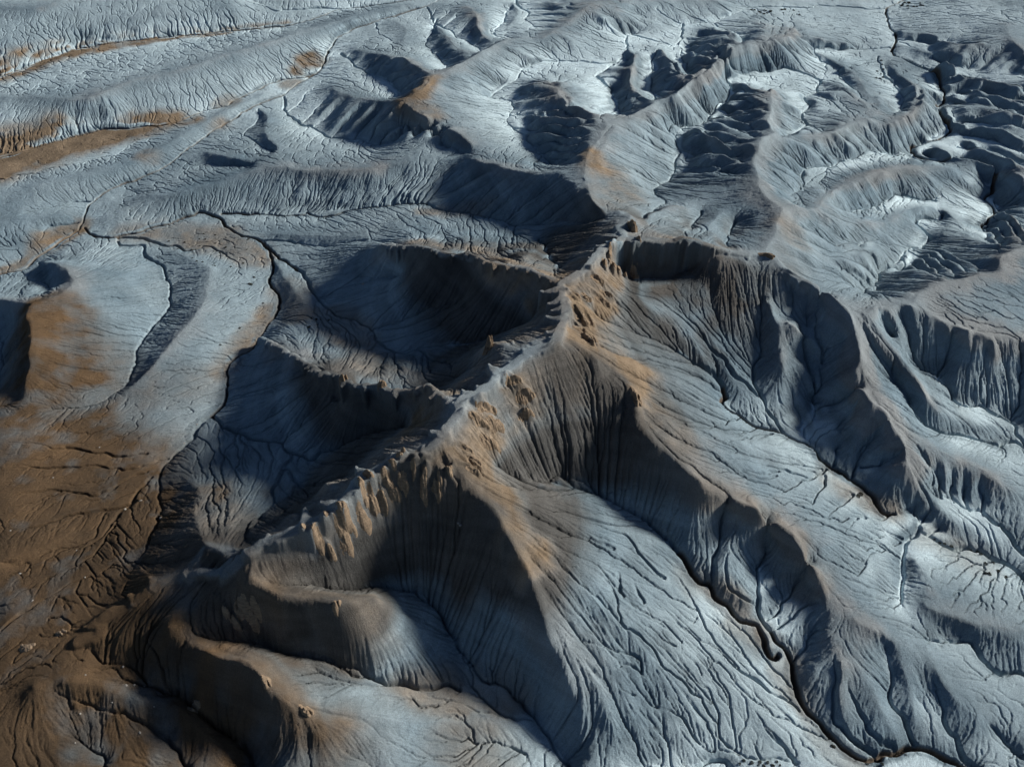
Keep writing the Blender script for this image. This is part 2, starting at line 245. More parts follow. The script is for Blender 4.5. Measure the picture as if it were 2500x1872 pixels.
R d1 1600,660,8 1800,680,11 2000,740,13.5 2212,790,16
R d1 1640,760,7.5 1850,790,11 2212,870,15
R d1 1680,830,8 1900,850,12 2212,900,17
R d1 1560,850,7 1650,920,9 1760,980,10
C d1 1640,740,6 1850,740,7.5 2212,830,11
R d1 1230,240,9.5 1500,270,13 1700,330,16 1900,330,18
R d1 1250,350,8.5 1450,390,11 1700,430,14
C d1 1220,300,7.6 1500,330,9 1700,380,11
R d1 1500,1130,8 1700,1190,10 1950,1250,12 2212,1380,14
R d1 1760,1080,8 1950,1170,11 2212,1300,15
R d2 350,200,46.2 460,195,42.9 600,190,38.2 650,130,33 730,60,29 d1 760,1460,28 1000,1360,23 1250,1310,18 1450,1290,14 1700,1310,10 1930,1420,6
K d1 1360,1190,5.5 1180,1190,9 1050,1170,12 1000,1190,14 760,1260,17 690,1280,18 500,1300,22 510,1400,25 440,1500,29 430,1590,36
R d1 700,1060,25 850,1100,20 1000,1170,15
R d1 760,1300,19 640,1400,24 740,1470,27
K d2 1510,120,8 1400,110,9 1210,80,11 1120,140,13 980,190,16 770,230,22
K d2 1600,240,6.5 1560,265,7 1430,255,8 1390,290,8.6 1420,340,9 1480,400,10 1470,450,11 1400,485,12 1320,490,13 1280,520,14 1270,580,15 1290,630,15.5 1150,640,17 1090,660,18 1070,740,20 1020,780,22 990,880,28
R d2 620,220,37 820,310,30 1000,300,25 1150,300,20 1300,200,14 1500,150,10 1590,230,7.5
C d2 450,300,41 700,440,32 930,460,25 1080,415,22 1200,440,18 1310,490,13.5
R d2 560,480,42 720,530,33 1000,540,27 1180,520,21 1270,500,15.5
C d2 600,640,41 850,640,32 1000,740,24 1040,760,22
R d2 850,580,34 950,640,30 1040,730,24.5
R d2 1500,400,11 1700,400,15 1900,470,22 2080,510,32.5
R d2 1520,100,8 1620,200,9.5 1750,330,12
# spikes on the shaded side of the main crest
R b3 625,850,58.5 660,960,61 760,960,64
R b3 925,670,60.5 1000,720,63.5 1090,720,66
R b3 1075,585,61.5 1120,640,64.5 1220,670,67
R b3 1320,460,62.5 1360,540,65.5 1450,580,69
R b3 1675,105,62.5 1700,190,66 1740,230,70
R b3 350,1095,55.5 420,1150,58.5 500,1180,61
R c2 150,1200,65 210,1250,67.5 300,1280,70
R c2 310,1125,64 400,1150,67 500,1150,69
R c2 375,985,63 450,1010,66 560,1020,68.5
R c2 400,915,62 480,900,65 560,900,67.5
R c2 740,490,58 800,500,60 860,490,61.5
R c2 810,380,55 880,400,57.5 980,400,59.5
R b2 1860,1225,62 1910,1260,64.5 2010,1300,67.5
# buttresses on the lit side
N b3 720,1060,62 800,1170,56.5 830,1240,54
N b3 660,1120,61 740,1270,53.5 785,1360,50
N b3 530,1200,59.5 560,1290,55 580,1400,50.5
N b3 830,980,64 890,1090,58 920,1190,54
N b3 920,900,65 990,1030,59 1010,1100,56
N b3 1000,880,65 1060,1000,59 1085,1090,56
N b3 1080,860,65.5 1120,950,61 1170,1020,57.5
N b3 1160,800,66 1210,850,62 1240,900,59.5
N b3 1350,720,66 1400,900,58 1390,1010,54.5
N b3 1450,760,65 1520,900,57.5 1500,990,54
N b3 1600,640,67 1720,690,62 1810,770,57
N b3 1670,520,68 1830,540,62 1930,620,57
N b3 1700,370,69 1880,390,62.5 1980,470,57
N b3 1900,150,68 2100,160,61.5 2210,230,57
N c2 620,790,65 700,880,60 760,930,56.5
N c2 690,720,65 800,760,60 930,890,54
N c2 600,920,66 720,970,61 780,1090,56
N c2 560,1090,67.5 700,1130,62 790,1220,56.5
N c2 850,520,61 890,590,56 880,660,50.5
N c2 980,470,59 1000,580,53 985,690,47.5
N c2 1070,460,59 1100,590,53 1115,740,45.5
N a4 1700,230,52 1850,400,45 1960,570,38
N a4 1880,260,50 1960,420,44 2010,510,40
# spur and gully combs on the shaded faces: crest | foot
X9 c1 2140,700,21.8 2160,850,29.6 2140,940,32.5 2200,1030,35.4 2100,1080,37.4 2050,1170,39.4 2030,1250,41.4 2040,1400,44.4 | c1 1800,640,14.3 1850,730,15 1740,820,14.7 1650,950,16.2 1560,975,16.9 1400,990,18.3 1450,1170,20.3 1420,1320,23.3
X6 c1 880,950,37.6 870,1010,38.6 820,1080,40.7 750,1170,42.8 700,1260,43 | c1 170,860,18 150,970,18.6 280,1080,20 360,1170,22 480,1270,26
X4 c1 460,650,23.8 510,700,25.7 560,770,28.6 640,810,31.5 760,860,34.5 | c1 150,680,16.5 170,780,17.3 180,880,18 350,905,19 500,880,21
X6 c1 1280,380,13.9 1400,470,19.6 1420,560,22.5 1500,640,27.5 1400,740,29.6 | c1 1255,420,12 1230,520,13 1230,600,14 1230,660,15 1260,760,20
X5 c1 1090,430,15.8 1090,540,19.6 1060,640,21.6 1120,700,24.5 1250,790,30.1 | c1 880,530,13.5 820,590,14 850,640,14.5 930,690,15 950,800,17
X3 c1 1700,520,27.6 1800,450,26.6 1900,370,25.7 | c1 1460,440,12 1450,380,11 1480,300,10.8
X5 b1 480,610,6 640,640,8 700,700,11.8 850,750,15.7 1000,770,19.7 1150,770,24.7 | b1 300,760,4.9 320,850,5.3 390,950,6 540,1000,7 660,1070,8 880,1080,9.5
X5 b1 1210,770,27.7 1280,840,28.1 1390,900,28.7 1500,950,28.7 1640,1020,27.8 | b1 880,1080,9.5 980,1115,10.5 1100,1100,12 1300,1103,14 1500,1120,18
X7 b1 790,390,8 1000,410,13.8 1200,450,19.7 1330,520,23.6 1450,570,27.6 1400,640,30.1 1330,700,29.7 | b1 730,420,7 830,500,8 930,570,9 1080,610,11 1150,680,13 1165,730,15 1180,760,19
X6 b1 1450,30,11 1700,50,14.8 1780,120,16.7 1790,200,18.1 1830,270,19.1 1920,330,19 | b1 1410,80,10.3 1440,160,11 1560,230,11.5 1660,300,13 1780,360,15 1800,395,18
X4 b1 1470,200,12 1560,280,15.8 1620,350,18.7 1700,400,21.7 | b1 1430,260,10 1400,340,10.5 1440,400,12 1530,480,15
K c1 190,-10,11.5 220,60,12 290,100,13 275,150,13.5 350,220,15.5
X5 c1 800,20,20 720,60,20 600,160,19 500,230,19 | c1 210,10,12 290,90,13 280,150,13.5 350,230,16
X5 d2 1540,780,38.5 1680,740,37.5 1850,710,36.2 2000,690,34.9 | d2 1280,580,15 1310,495,13 1420,490,12 1470,440,11
X4 d2 2030,600,33.9 2080,510,32.5 2212,500,31.6 2400,480,31.2 | d2 1880,360,5 1930,290,4 1970,180,3.2 1990,90,3
X5 d3 1310,590,26.9 1450,590,25.7 1700,690,22.9 1950,800,20.2 | d3 1510,850,20 1570,970,18 1750,1070,15.5 1960,1160,14
X3 d3 1400,880,23.2 1470,1000,20.6 1530,1090,18.2 1700,1170,15.6 | d3 1330,1070,16 1410,1150,15 1430,1220,14.3 1560,1330,13
Y17 b1 400,1310,15 900,1310,17 1400,1210,20 1640,1170,22 | b2 160,235,4.5 480,220,5.5 850,195,8.5 1200,150,12 1400,150,14
Y20 a1 0,180,15 600,110,15 1200,40,15 1700,-40,15 | a1 0,590,3 600,380,4 1300,290,5 1850,230,6
Y16 a1 0,900,8 300,870,9 700,830,9 | a1 0,1200,1.5 300,1130,2 760,1010,2.6
C d1 1260,330,7.6 1600,480,9 1900,560,11 2212,590,13
C d1 1560,640,6.8 1750,620,8 2000,670,10.5 2212,720,12.5
C d1 1660,810,6 1900,820,8 2212,930,11
R d1 1620,900,7 1800,900,10 2000,930,12 2212,1000,14
C d1 1650,980,5.5 1850,940,8 2212,1040,11
R d1 1850,1000,9 2000,1020,11.5 2212,1090,13.5
C d1 1720,1050,5.5 1950,1080,8 2212,1180,11
R d1 2000,1120,10 2212,1220,13
C d1 1700,1150,5.2 2000,1190,8 2212,1300,11
H c3 1150,900,0 1000,960,0 900,1000,0
H c3 1440,470,0 1620,475,0 1780,420,0 1900,400,0
H c3 1560,620,0 1660,645,0 1800,590,0 1960,520,0 2180,500,0
H c3 1620,710,0 1900,730,0 2212,750,0 d3 420,800,0 540,830,0 690,780,0
H c3 1700,820,0 1900,810,0 2212,770,0
H c3 1800,870,0 2000,830,0 2212,810,0
H c3 420,1170,0 620,1160,0 850,1220,0 1050,1310,0 1200,1500,0 1320,1600,0
H c3 500,1290,0 700,1300,0 950,1400,0
H c4 1000,1350,0 1100,1500,0 1200,1630,0
H c4 1030,1230,0 1150,1180,0 1270,1190,0
H c4 1100,1400,0 1200,1500,0 1280,1610,0
H c4 1110,260,0 1180,380,0
H c4 1300,680,0 1440,740,0
H c4 1550,460,0 1500,620,0 1485,760,0
H c4 1960,1180,0 2100,1320,0 2212,1440,0
H c4 1990,1380,0 2060,1550,0
H c4 620,620,0 740,680,0 870,690,0
H c4 820,860,0 1000,860,0 1120,910,0 1165,960,0
H c4 900,980,0 1050,1090,0 1210,1130,0
H c4 980,160,0 1010,300,0 1040,340,0
H d3 250,940,0 450,900,0 560,840,0 670,800,0
H d3 540,1030,0 640,930,0 670,830,0
H d3 640,1140,0 800,1070,0 920,980,0
H d3 680,1170,0 900,1150,0 1080,1150,0 1200,1130,0
H d3 800,1230,0 930,1160,0
H d3 830,1320,0 960,1270,0 1040,1230,0 1130,1270,0 1300,1330,0
H d3 830,1440,0 1000,1430,0 1090,1390,0 1170,1380,0 1280,1360,0
H d3 850,1390,0 1000,1330,0 1130,1290,0
H d3 900,1600,0 1020,1480,0 1190,1360,0
'''
def sight(tag, x, y):
    if tag == 'n': return x, y
    return COL[tag[0]] + x * 700 / 2212, ROW[tag[1]] + y * 700 / 2212
def ground(px, py, z):
    rx = (px - 1250) / 1250 * TH; ry = -(py - 936) / 1250 * TH
    dy = math.cos(PITCH) + ry * math.sin(PITCH); dz = -math.sin(PITCH) + ry * math.cos(PITCH)
    t = (z - CAM_H) / dz
    return rx * t, dy * t
def parse(text):
    out = []
    for ln in text.strip().splitlines():
        ln = ln.split('#')[0].split()
        if not ln: continue
        kind, tag, pts, pxl = ln[0], None, [], []
        if kind[0] in 'XY':                   # comb of spurs and gullies between a crest and a foot
            cut = ln.index('|'); e = []
            for part in (ln[1:cut], ln[cut + 1:]):
                q = []
                for tk in part:
                    if ',' not in tk: tag = tk; continue
                    v = [float(u) for u in tk.split(',')]; q.append((*sight(tag, v[0], v[1]), v[2]))
                q = np.array(q); s = np.concatenate([[0], np.cumsum(np.hypot(*np.diff(q[:, :2], axis=0).T))])
                e.append((q, s / s[-1]))
            def at(k, t): return np.array([np.interp(t, e[k][1], e[k][0][:, c]) for c in range(3)])
            n = int(kind[1:]); rr = random.Random(len(out))
            for i in range(2 * n + 1):
                t = (i + rr.uniform(-0.25, 0.25)) / (2 * n); t = min(max(t, 0), 1)
                a, b = at(0, t), at(1, min(max(t + rr.uniform(-.3, .3) / (2 * n), 0), 1)); spur = i % 2 == 0
                if kind[0] == 'Y':
                    a = b + (a - b) * rr.uniform(0.35, 0.75)
                    m = [b + (a - b) * u for u in (0, 0.5, 1)]; m[1][0] += rr.uniform(-6, 6)
                    lst = [(p[0], p[1], p[2] - 0.3) for p in m]
                elif spur:
                    f = rr.uniform(0.7, 0.95)
                    lst = [tuple(a + (b - a) * u * f + np.array([0, 0, 0.14 * (a[2] - b[2]) * math.sin(math.pi * u)])) for u in (0, 0.35, 0.7, 1)]
                else:
                    f = rr.uniform(0.1, 0.25)
                    lst = [tuple(b + (a - b) * u * (1 - f) - np.array([0, 0, 0.16 * (a[2] - b[2]) * math.sin(math.pi * u)])) for u in (0, 0.35, 0.7, 1)]
                pts = np.array([(*ground(p[0], p[1], p[2] * ZS), p[2] * ZS) for p in lst])
                out.append(('R' if spur and kind[0] == 'X' else 'C', pts))
            continue
        for tk in ln[1:]:
            if ',' not in tk: tag = tk; continue
            v = [float(q) for q in tk.split(',')]
            px, py = sight(tag, v[0], v[1]); pxl.append((px, py))
            x, y = ground(px, py, v[2] * ZS); pts.append((x, y, v[2] * ZS))
        if kind == 'N':                        # a buttress: crest to nose, then the drop at its foot
            NOSE.append([sight('n', 0, 0) for _ in ()] + pxl)
            continue
        if kind == 'H': HAIR.append(pxl); continue
        if kind[0] == 'T': TOP.append((int(kind[1]), np.array(pts))); kind = 'R'
        out.append((kind, np.array(pts)))
    return out
NOSE = []; TOP = []; HAIR = []
LN = parse(LINES)

# ------------------------------------------------------------------ grid
DX = 0.3
X0, X1, Y0, Y1 = -470.0, 470.0, 84.0, 808.0
NX, NY = int((X1 - X0) / DX) + 1, int((Y1 - Y0) / DX) + 1
gx = X0 + np.arange(NX) * DX; gy = Y0 + np.arange(NY) * DX
GX, GY = np.meshgrid(gx, gy); GX = GX.astype(np.float32); GY = GY.astype(np.float32)

def vnoise(x, y, scale, seed):
    r = np.random.RandomState(seed).rand(256, 256).astype(np.float32) * 2 - 1
    u = x / scale + 1000.37; v = y / scale + 1000.71
    i = np.floor(u).astype(np.int32); j = np.floor(v).astype(np.int32)
    fu = (u - i).astype(np.float32); fv = (v - j).astype(np.float32)
    fu = fu * fu * fu * (fu * (fu * 6 - 15) + 10); fv = fv * fv * fv * (fv * (fv * 6 - 15) + 10)
    i &= 255; j &= 255; i1 = (i + 1) & 255; j1 = (j + 1) & 255
    return (r[j, i] * (1 - fu) + r[j, i1] * fu) * (1 - fv) + (r[j1, i] * (1 - fu) + r[j1, i1] * fu) * fv
def fbm(x, y, scale, seed, n=4, gain=0.5):
    a, s, t = 1.0, scale, 0
    for k in range(n):
        t = t + a * vnoise(x, y, s, seed + k); a *= gain; s *= 0.5
    return t
def blur(a, r):
    """three box passes, radius r cells"""
    r = int(round(r))
    if r < 1: return a
    for _ in range(3):
        for ax in (0, 1):
            p = np.concatenate([np.repeat(np.take(a, [0], ax), r + 1, ax), a, np.repeat(np.take(a, [-1], ax), r, ax)], ax)
            c = np.cumsum(p, ax, dtype=np.float64)
            n = a.shape[ax]
            a = ((np.take(c, range(2 * r + 1, 2 * r + 1 + n), ax) - np.take(c, range(0, n), ax)) / (2 * r + 1)).astype(np.float32)
    return a
def sstep(a, b, x):
    t = np.clip((x - a) / (b - a), 0, 1); return t * t * (3 - 2 * t)
def dense(p, step, wig, seed):
    """smooth the surveyed line and give it small natural bends"""
    P = np.vstack([2 * p[0] - p[1], p, 2 * p[-1] - p[-2]]) if len(p) > 1 else p
    out = []
    for i in range(1, len(P) - 2):
        a, b, c, d = P[i - 1], P[i], P[i + 1], P[i + 2]
        n = max(2, int(np.hypot(*(c - b)[:2]) / step) + 1)
        t = np.linspace(0, 1, n, endpoint=False)[:, None]
        q = 0.5 * (2 * b + (c - a) * t * 0.8 + (2 * a - 5 * b + 4 * c - d) * t * t * 0.8 + (3 * b - a - 3 * c + d) * t ** 3 * 0.8
                   ) + 0.0
        lin = b + (c - b) * t
        h = (2 * t ** 3 - 3 * t ** 2 + 1) * b + (t ** 3 - 2 * t ** 2 + t) * (c - a) * 0.4 + (-2 * t ** 3 + 3 * t ** 2) * c + (t ** 3 - t ** 2) * (d - b) * 0.4
        h[:, 2] = lin[:, 2]; out.append(h)
    out.append(P[-2][None]); q = np.vstack(out)
    if wig > 0:
        x, y = q[:, 0].copy(), q[:, 1].copy()
        q[:, 0] += wig * (fbm(x, y, 9, seed, 3)); q[:, 1] += wig * (fbm(x, y, 9, seed + 50, 3))
    return q
SEG = {'R': [], 'F': [], 'C': [], 'K': [], 'M': [], 'H': []}
con_s = np.zeros((NY, NX), np.float32); con_n = np.zeros((NY, NX), np.float32)
for kind, p in LN:
    q = dense(p, 0.35, {'R': 0.9, 'F': 1.2, 'C': 1.7, 'K': 1.5}.get(kind, 1.2), 11)
    SEG[kind].append(q)
    ix = np.round((q[:, 0] - X0) / DX).astype(int); iy = np.round((q[:, 1] - Y0) / DX).astype(int)
    ok = (ix >= 0) & (iy >= 0) & (ix < NX) & (iy < NY)
    np.add.at(con_s, (iy[ok], ix[ok]), q[ok, 2]); np.add.at(con_n, (iy[ok], ix[ok]), 1)

# ------------------------------------------------------------------ base relief: a membrane stretched over the lines
def coarsen(a):
    h, w_ = a.shape; H, W = (h + 1) // 2, (w_ + 1) // 2
    p = np.zeros((H * 2, W * 2), np.float32); p[:h, :w_] = a
    return p[0::2, 0::2] + p[1::2, 0::2] + p[0::2, 1::2] + p[1::2, 1::2]
def upsample(a, shape):
    H, W = shape
    yy = np.clip((np.arange(H) - 0.5) / 2, 0, a.shape[0] - 1.001); xx = np.clip((np.arange(W) - 0.5) / 2, 0, a.shape[1] - 1.001)
    i = yy.astype(int); j = xx.astype(int); fy = (yy - i)[:, None].astype(np.float32); fx = (xx - j)[None].astype(np.float32)
    i1 = np.minimum(i + 1, a.shape[0] - 1); j1 = np.minimum(j + 1, a.shape[1] - 1)
    top = a[i][:, j] * (1 - fx) + a[i][:, j1] * fx; bot = a[i1][:, j] * (1 - fx) + a[i1][:, j1] * fx
    return top * (1 - fy) + bot * fy
def relax(z, m, v, it, om=1.6):
    H, W = z.shape
    par = (np.add.outer(np.arange(H), np.arange(W)) & 1)
    for k in range(it):
        for s in (0, 1):
            p = np.pad(z, 1, mode='edge')
            av = 0.25 * (p[:-2, 1:-1] + p[2:, 1:-1] + p[1:-1, :-2] + p[1:-1, 2:])
            z = np.where((par == s) & ~m, z + om * (av - z), z)
    return z
pyr = [(con_s, con_n)]
while min(pyr[-1][0].shape) > 12: pyr.append((coarsen(pyr[-1][0]), coarsen(pyr[-1][1])))
z = None
for lv in range(len(pyr) - 1, -1, -1):
    s, n = pyr[lv]; m = n > 0; v = np.where(m, s / np.maximum(n, 1), 0).astype(np.float32)
    z = np.full(s.shape, 15, np.float32) if z is None else upsample(z, s.shape).astype(np.float32)
    z = np.where(m, v, z)
    z = relax(z, m, v, 150 if lv > 3 else (60 if lv > 1 else 22))
print('membrane', round(time.time() - T0, 1))
base = z

# ------------------------------------------------------------------ distance to the gullies
def hgt(x, y, f=None):
    f = h if f is None else f
    u = np.clip((np.asarray(x) - X0) / DX, 0, NX - 1.001); v = np.clip((np.asarray(y) - Y0) / DX, 0, NY - 1.001)
    i = u.astype(int); j = v.astype(int); fu = u - i; fv = v - j
    return (f[j, i] * (1 - fu) + f[j, i + 1] * fu) * (1 - fv) + (f[j + 1, i] * (1 - fu) + f[j + 1, i + 1] * fu) * fv
def spot(px, py, f=None):
    """where a line of sight meets the ground"""
    zz = np.linspace(110, -5, 600); g = [ground(px, py, q) for q in zz]
    x = np.array([q[0] for q in g]); y = np.array([q[1] for q in g]); k = int(np.argmax(hgt(x, y, f) >= zz))
    return np.array([x[k], y[k], hgt(x[k], y[k], f)])
for pxl in HAIR: SEG['H'].append(dense(np.array([spot(*q, base) for q in pxl]), 0.3, 1.3, 57))
def carve_field(kinds):
    """depth of cut: every line gets a V-to-U section that tapers out towards its head"""
    out = np.zeros((NY, NX), np.float32); R = 4.0
    for k, w0, dep in kinds:
        for q in SEG[k]:
            n = len(q); up = np.arange(n) / max(n - 1, 1)
            if q[0, 2] > q[-1, 2]: up = 1 - up                    # 0 at the low end
            tp = np.clip((1 - up) / 0.8, 0.0, 1) ** 0.8 if k not in 'M' else np.ones(n)
            q = np.column_stack([q, tp])[::2 if k == 'M' else 1]
            for a in range(0, len(q), 10):
                s = q[a:a + 11]
                i0 = int((s[:, 0].min() - R - X0) / DX); i1 = int((s[:, 0].max() + R - X0) / DX) + 2
                j0 = int((s[:, 1].min() - R - Y0) / DX); j1 = int((s[:, 1].max() + R - Y0) / DX) + 2
                i0, j0, i1, j1 = max(i0, 0), max(j0, 0), min(i1, NX), min(j1, NY)
                if i1 <= i0 or j1 <= j0: continue
                dd = out[j0:j1, i0:i1]; wo = wob[j0:j1, i0:i1]
                for pt in s:
                    if pt[3] < 0.05: continue
                    d = np.hypot(GX[j0:j1, i0:i1] - pt[0], GY[j0:j1, i0:i1] - pt[1]) + wo
                    np.maximum(dd, dep * pt[3] * (1 - sstep(0.15 * w0, w0 * (0.4 + 0.6 * pt[3]), d)), out=dd)
    return out
wob = 0.25 * fbm(GX, GY, 5, 77, 2) + 0.35 * vnoise(GX, GY, 24, 79)
cutM = carve_field([('M', 1.15, 2.1)]); cutK = carve_field([('K', 1.1, 1.5)]); cutC = np.maximum(carve_field([('C', 0.8, 0.95)]), carve_field([('H', 0.6, 0.8)]))
print('dist', round(time.time() - T0, 1))

# soften crests, keep them crisp where cliffs are
h = blur(base, 0.8 / DX) * 0.5 + base * 0.5
h = h + 0.5 * fbm(GX, GY, 26, 3, 4)

# ------------------------------------------------------------------ running water
def receivers(h, dx, rng):
    H, W = h.shape; n = H * W
    p = np.pad(h, 1, constant_values=1e6)
    best = np.zeros((H, W), np.float32); rec = np.arange(n).reshape(H, W)
    idx = np.arange(n).reshape(H, W); dl = np.full((H, W), dx, np.float32)
    for dy in (-1, 0, 1):
        for dxx in (-1, 0, 1):
            if dy == 0 and dxx == 0: continue
            L = dx * math.hypot(dy, dxx)
            s = (h - p[1 + dy:1 + dy + H, 1 + dxx:1 + dxx + W]) / L
            s = s * (0.75 + 0.5 * rng.rand(H, W).astype(np.float32))
            g = s > best
            best = np.where(g, s, best); rec = np.where(g, idx + dy * W + dxx, rec); dl = np.where(g, L, dl)
    return rec.ravel(), dl.ravel()
def depth_order(rec):
    n = len(rec); ar = np.arange(n)
    d = (rec != ar).astype(np.int32); r = rec.copy()
    while True:
        nd = d + d[r]; r2 = r[r]
        if np.array_equal(r2, r): break
        d, r = nd, r2
    order = np.argsort(d, kind='stable'); ds = d[order]
    cuts = np.concatenate([[0], np.flatnonzero(np.diff(ds)) + 1, [n]])
    return order, cuts
def fill(h, it=25):
    for _ in range(it):
        p = np.pad(h, 1, mode='edge'); p[0], p[-1], p[:, 0], p[:, -1] = 1e9, 1e9, 1e9, 1e9
        mn = np.minimum.reduce([p[:-2, 1:-1], p[2:, 1:-1], p[1:-1, :-2], p[1:-1, 2:], p[:-2, :-2], p[2:, 2:], p[:-2, 2:], p[2:, :-2]])
        h = np.where(h < mn, mn + 0.004, h)
    return h
def erode(h, dx, its, K, D, seed, amax=1e9):
    rng = np.random.RandomState(seed); H, W = h.shape
    for k in range(its):
        h = fill(h, 6)
        rec, dl = receivers(h, dx, rng); order, cuts = depth_order(rec)
        A = np.full(H * W, dx * dx, np.float64)
        for c in range(len(cuts) - 2, 0, -1):
            ii = order[cuts[c]:cuts[c + 1]]; np.add.at(A, rec[ii], A[ii])
        hv = h.ravel().astype(np.float64)
        F = K * np.sqrt(np.minimum(A, amax)) / dl
        for c in range(1, len(cuts) - 1):
            ii = order[cuts[c]:cuts[c + 1]]; r = rec[ii]
            low = np.minimum(hv[r], hv[ii]); hv[ii] = (hv[ii] + F[ii] * low) / (1 + F[ii])
        h = hv.reshape(H, W).astype(np.float32)
        if D > 0:
            p = np.pad(h, 1, mode='edge')
            h = h + D * (p[:-2, 1:-1] + p[2:, 1:-1] + p[1:-1, :-2] + p[1:-1, 2:] - 4 * h)
    return h, A.reshape(H, W)
def half(a): return a[::2, ::2]
def lic(hs, noise, L, dx):
    """drag noise along the fall line"""
    ny, nx = hs.shape
    gyy, gxx = np.gradient(hs, dx); g = np.hypot(gxx, gyy) + 1e-6
    vx = (-gxx / g).astype(np.float32); vy = (-gyy / g).astype(np.float32)
    acc = noise.copy()
    jj, ii = np.meshgrid(np.arange(nx, dtype=np.float32), np.arange(ny, dtype=np.float32))
    for sg in (1, -1):
        x, y = jj.copy(), ii.copy()
        for k in range(L):
            a = np.clip(y + 0.5, 0, ny - 1).astype(np.int32); b = np.clip(x + 0.5, 0, nx - 1).astype(np.int32)
            x += sg * vx[a, b]; y += sg * vy[a, b]
            a = np.clip(y + 0.5, 0, ny - 1).astype(np.int32); b = np.clip(x + 0.5, 0, nx - 1).astype(np.int32)
            acc += noise[a, b]
    return acc / acc.std(), g
rng = np.random.RandomState(4)
hq = np.ascontiguousarray(blur(h, 2.0 / DX)[::2, ::2][::2, ::2])
nq = blur(rng.randn(*hq.shape).astype(np.float32), 1.3 / (4 * DX)); nq /= nq.std()
l3, g3 = lic(hq, nq, 14, DX * 4)
nq = blur(rng.randn(*hq.shape).astype(np.float32), 3.2 / (4 * DX)); nq /= nq.std()
l4, g3 = lic(hq, nq, 24, DX * 4)
far = 0.55 + 0.8 * sstep(380, 560, half(half(GY))) * sstep(-80, 40, half(half(GX))) + 0.35 * sstep(60, 200, half(half(GX)))
fq = sstep(380, 560, half(half(GY))) * sstep(-60, 40, half(half(GX)))
sp = (0.5 * l3 + 0.95 * l4) * sstep(0.22 - 0.12 * fq, 0.62 - 0.17 * fq, g3) * far * 1.4
sp = upsample(upsample(sp.astype(np.float32), half(h).shape), h.shape)
h = h + sp
streak = upsample(upsample(l3.astype(np.float32), half(h).shape), h.shape)
hc = half(h) + 0.12 * fbm(half(GX), half(GY), 6, 21, 3)
gyy, gxx = np.gradient(blur(h, 2.0 / DX), DX); steep = sstep(0.28, 0.65, np.hypot(gxx, gyy))
e1, A1 = erode(hc, DX * 2, 26, 0.012, 0.035, 5, 4000)
d1 = e1 - hc; d1 = d1 - blur(d1, 13 / (2 * DX))
print('erode1', round(time.time() - T0, 1), d1.std(), d1.min(), d1.max())
up = upsample(d1.astype(np.float32), (NY + 1, NX + 1))[:NY, :NX]
h2 = h + (0.13 + 0.65 * steep) * up + 0.05 * fbm(GX, GY, 3, 61, 2)
e2, A2 = erode(h2, DX, 7, 0.010, 0.02, 9, 1500)
d2 = e2 - h2; d2 = d2 - blur(d2, 6 / DX)
print('erode2', round(time.time() - T0, 1), d2.std(), d2.min(), d2.max())
h = h2 + (0.12 + 0.85 * steep) * d2

# incised arroyos, gullies and rills
h = h - np.maximum(np.maximum(cutM, cutK), cutC)

# hair-thin dendritic rills where the water gathers
hh = fill(h + (0.12 * fbm(GX, GY, 2.6, 301, 2) + 0.22 * fbm(GX, GY, 11, 311, 3)) * (1 - 0.7 * steep), 10)
rec, dl = receivers(hh, DX, np.random.RandomState(33)); order, cuts = depth_order(rec)
A = np.full(NX * NY, DX * DX)
for c in range(len(cuts) - 2, 0, -1):
    ii = order[cuts[c]:cuts[c + 1]]; np.add.at(A, rec[ii], A[ii])
A = A.reshape(NY, NX)
gyy, gxx = np.gradient(blur(h, 1.2 / DX), DX); slope = np.hypot(gxx, gyy).astype(np.float32)
ril = np.clip(np.log(A / 2.2) / np.log(70.0), 0, 1.1).astype(np.float32) * sstep(0.012, 0.07, slope)
p = np.pad(ril, 1, mode='edge')
ril = np.maximum(ril, (0.3 + 0.45 * sstep(0.6, 1.0, ril)) * np.maximum.reduce([p[:-2, 1:-1], p[2:, 1:-1], p[1:-1, :-2], p[1:-1, 2:]]))
h = h - 1.05 * ril * np.clip(0.8 + 0.4 * fbm(GX, GY, 34, 501, 3), 0.4, 1.15)
print('rills', round(time.time() - T0, 1))

# fine fluting: noise dragged down the slope
hs = blur(h, 1.6 / DX)
n1 = rng.randn(NY, NX).astype(np.float32)
n2 = blur(rng.randn(NY, NX).astype(np.float32), 1); n2 /= n2.std()
l1, g = lic(hs, n1, 9, DX); l2, g = lic(hs, n2, 18, DX)
cv = blur(hs, 2.5 / DX); sl = sstep(0.06, 0.5, g) * (1 - 0.75 * sstep(0.15, 0.7, hs - cv))
h = h + sl * (1 + 0.9 * steep) * (0.06 * l1 - 0.16 * np.maximum(l2 - 0.4, 0) ** 1.2 + 0.02 * l2)
h = h + 0.028 * rng.randn(NY, NX).astype(np.float32) + 0.05 * blur(rng.randn(NY, NX).astype(np.float32), 1) * 3

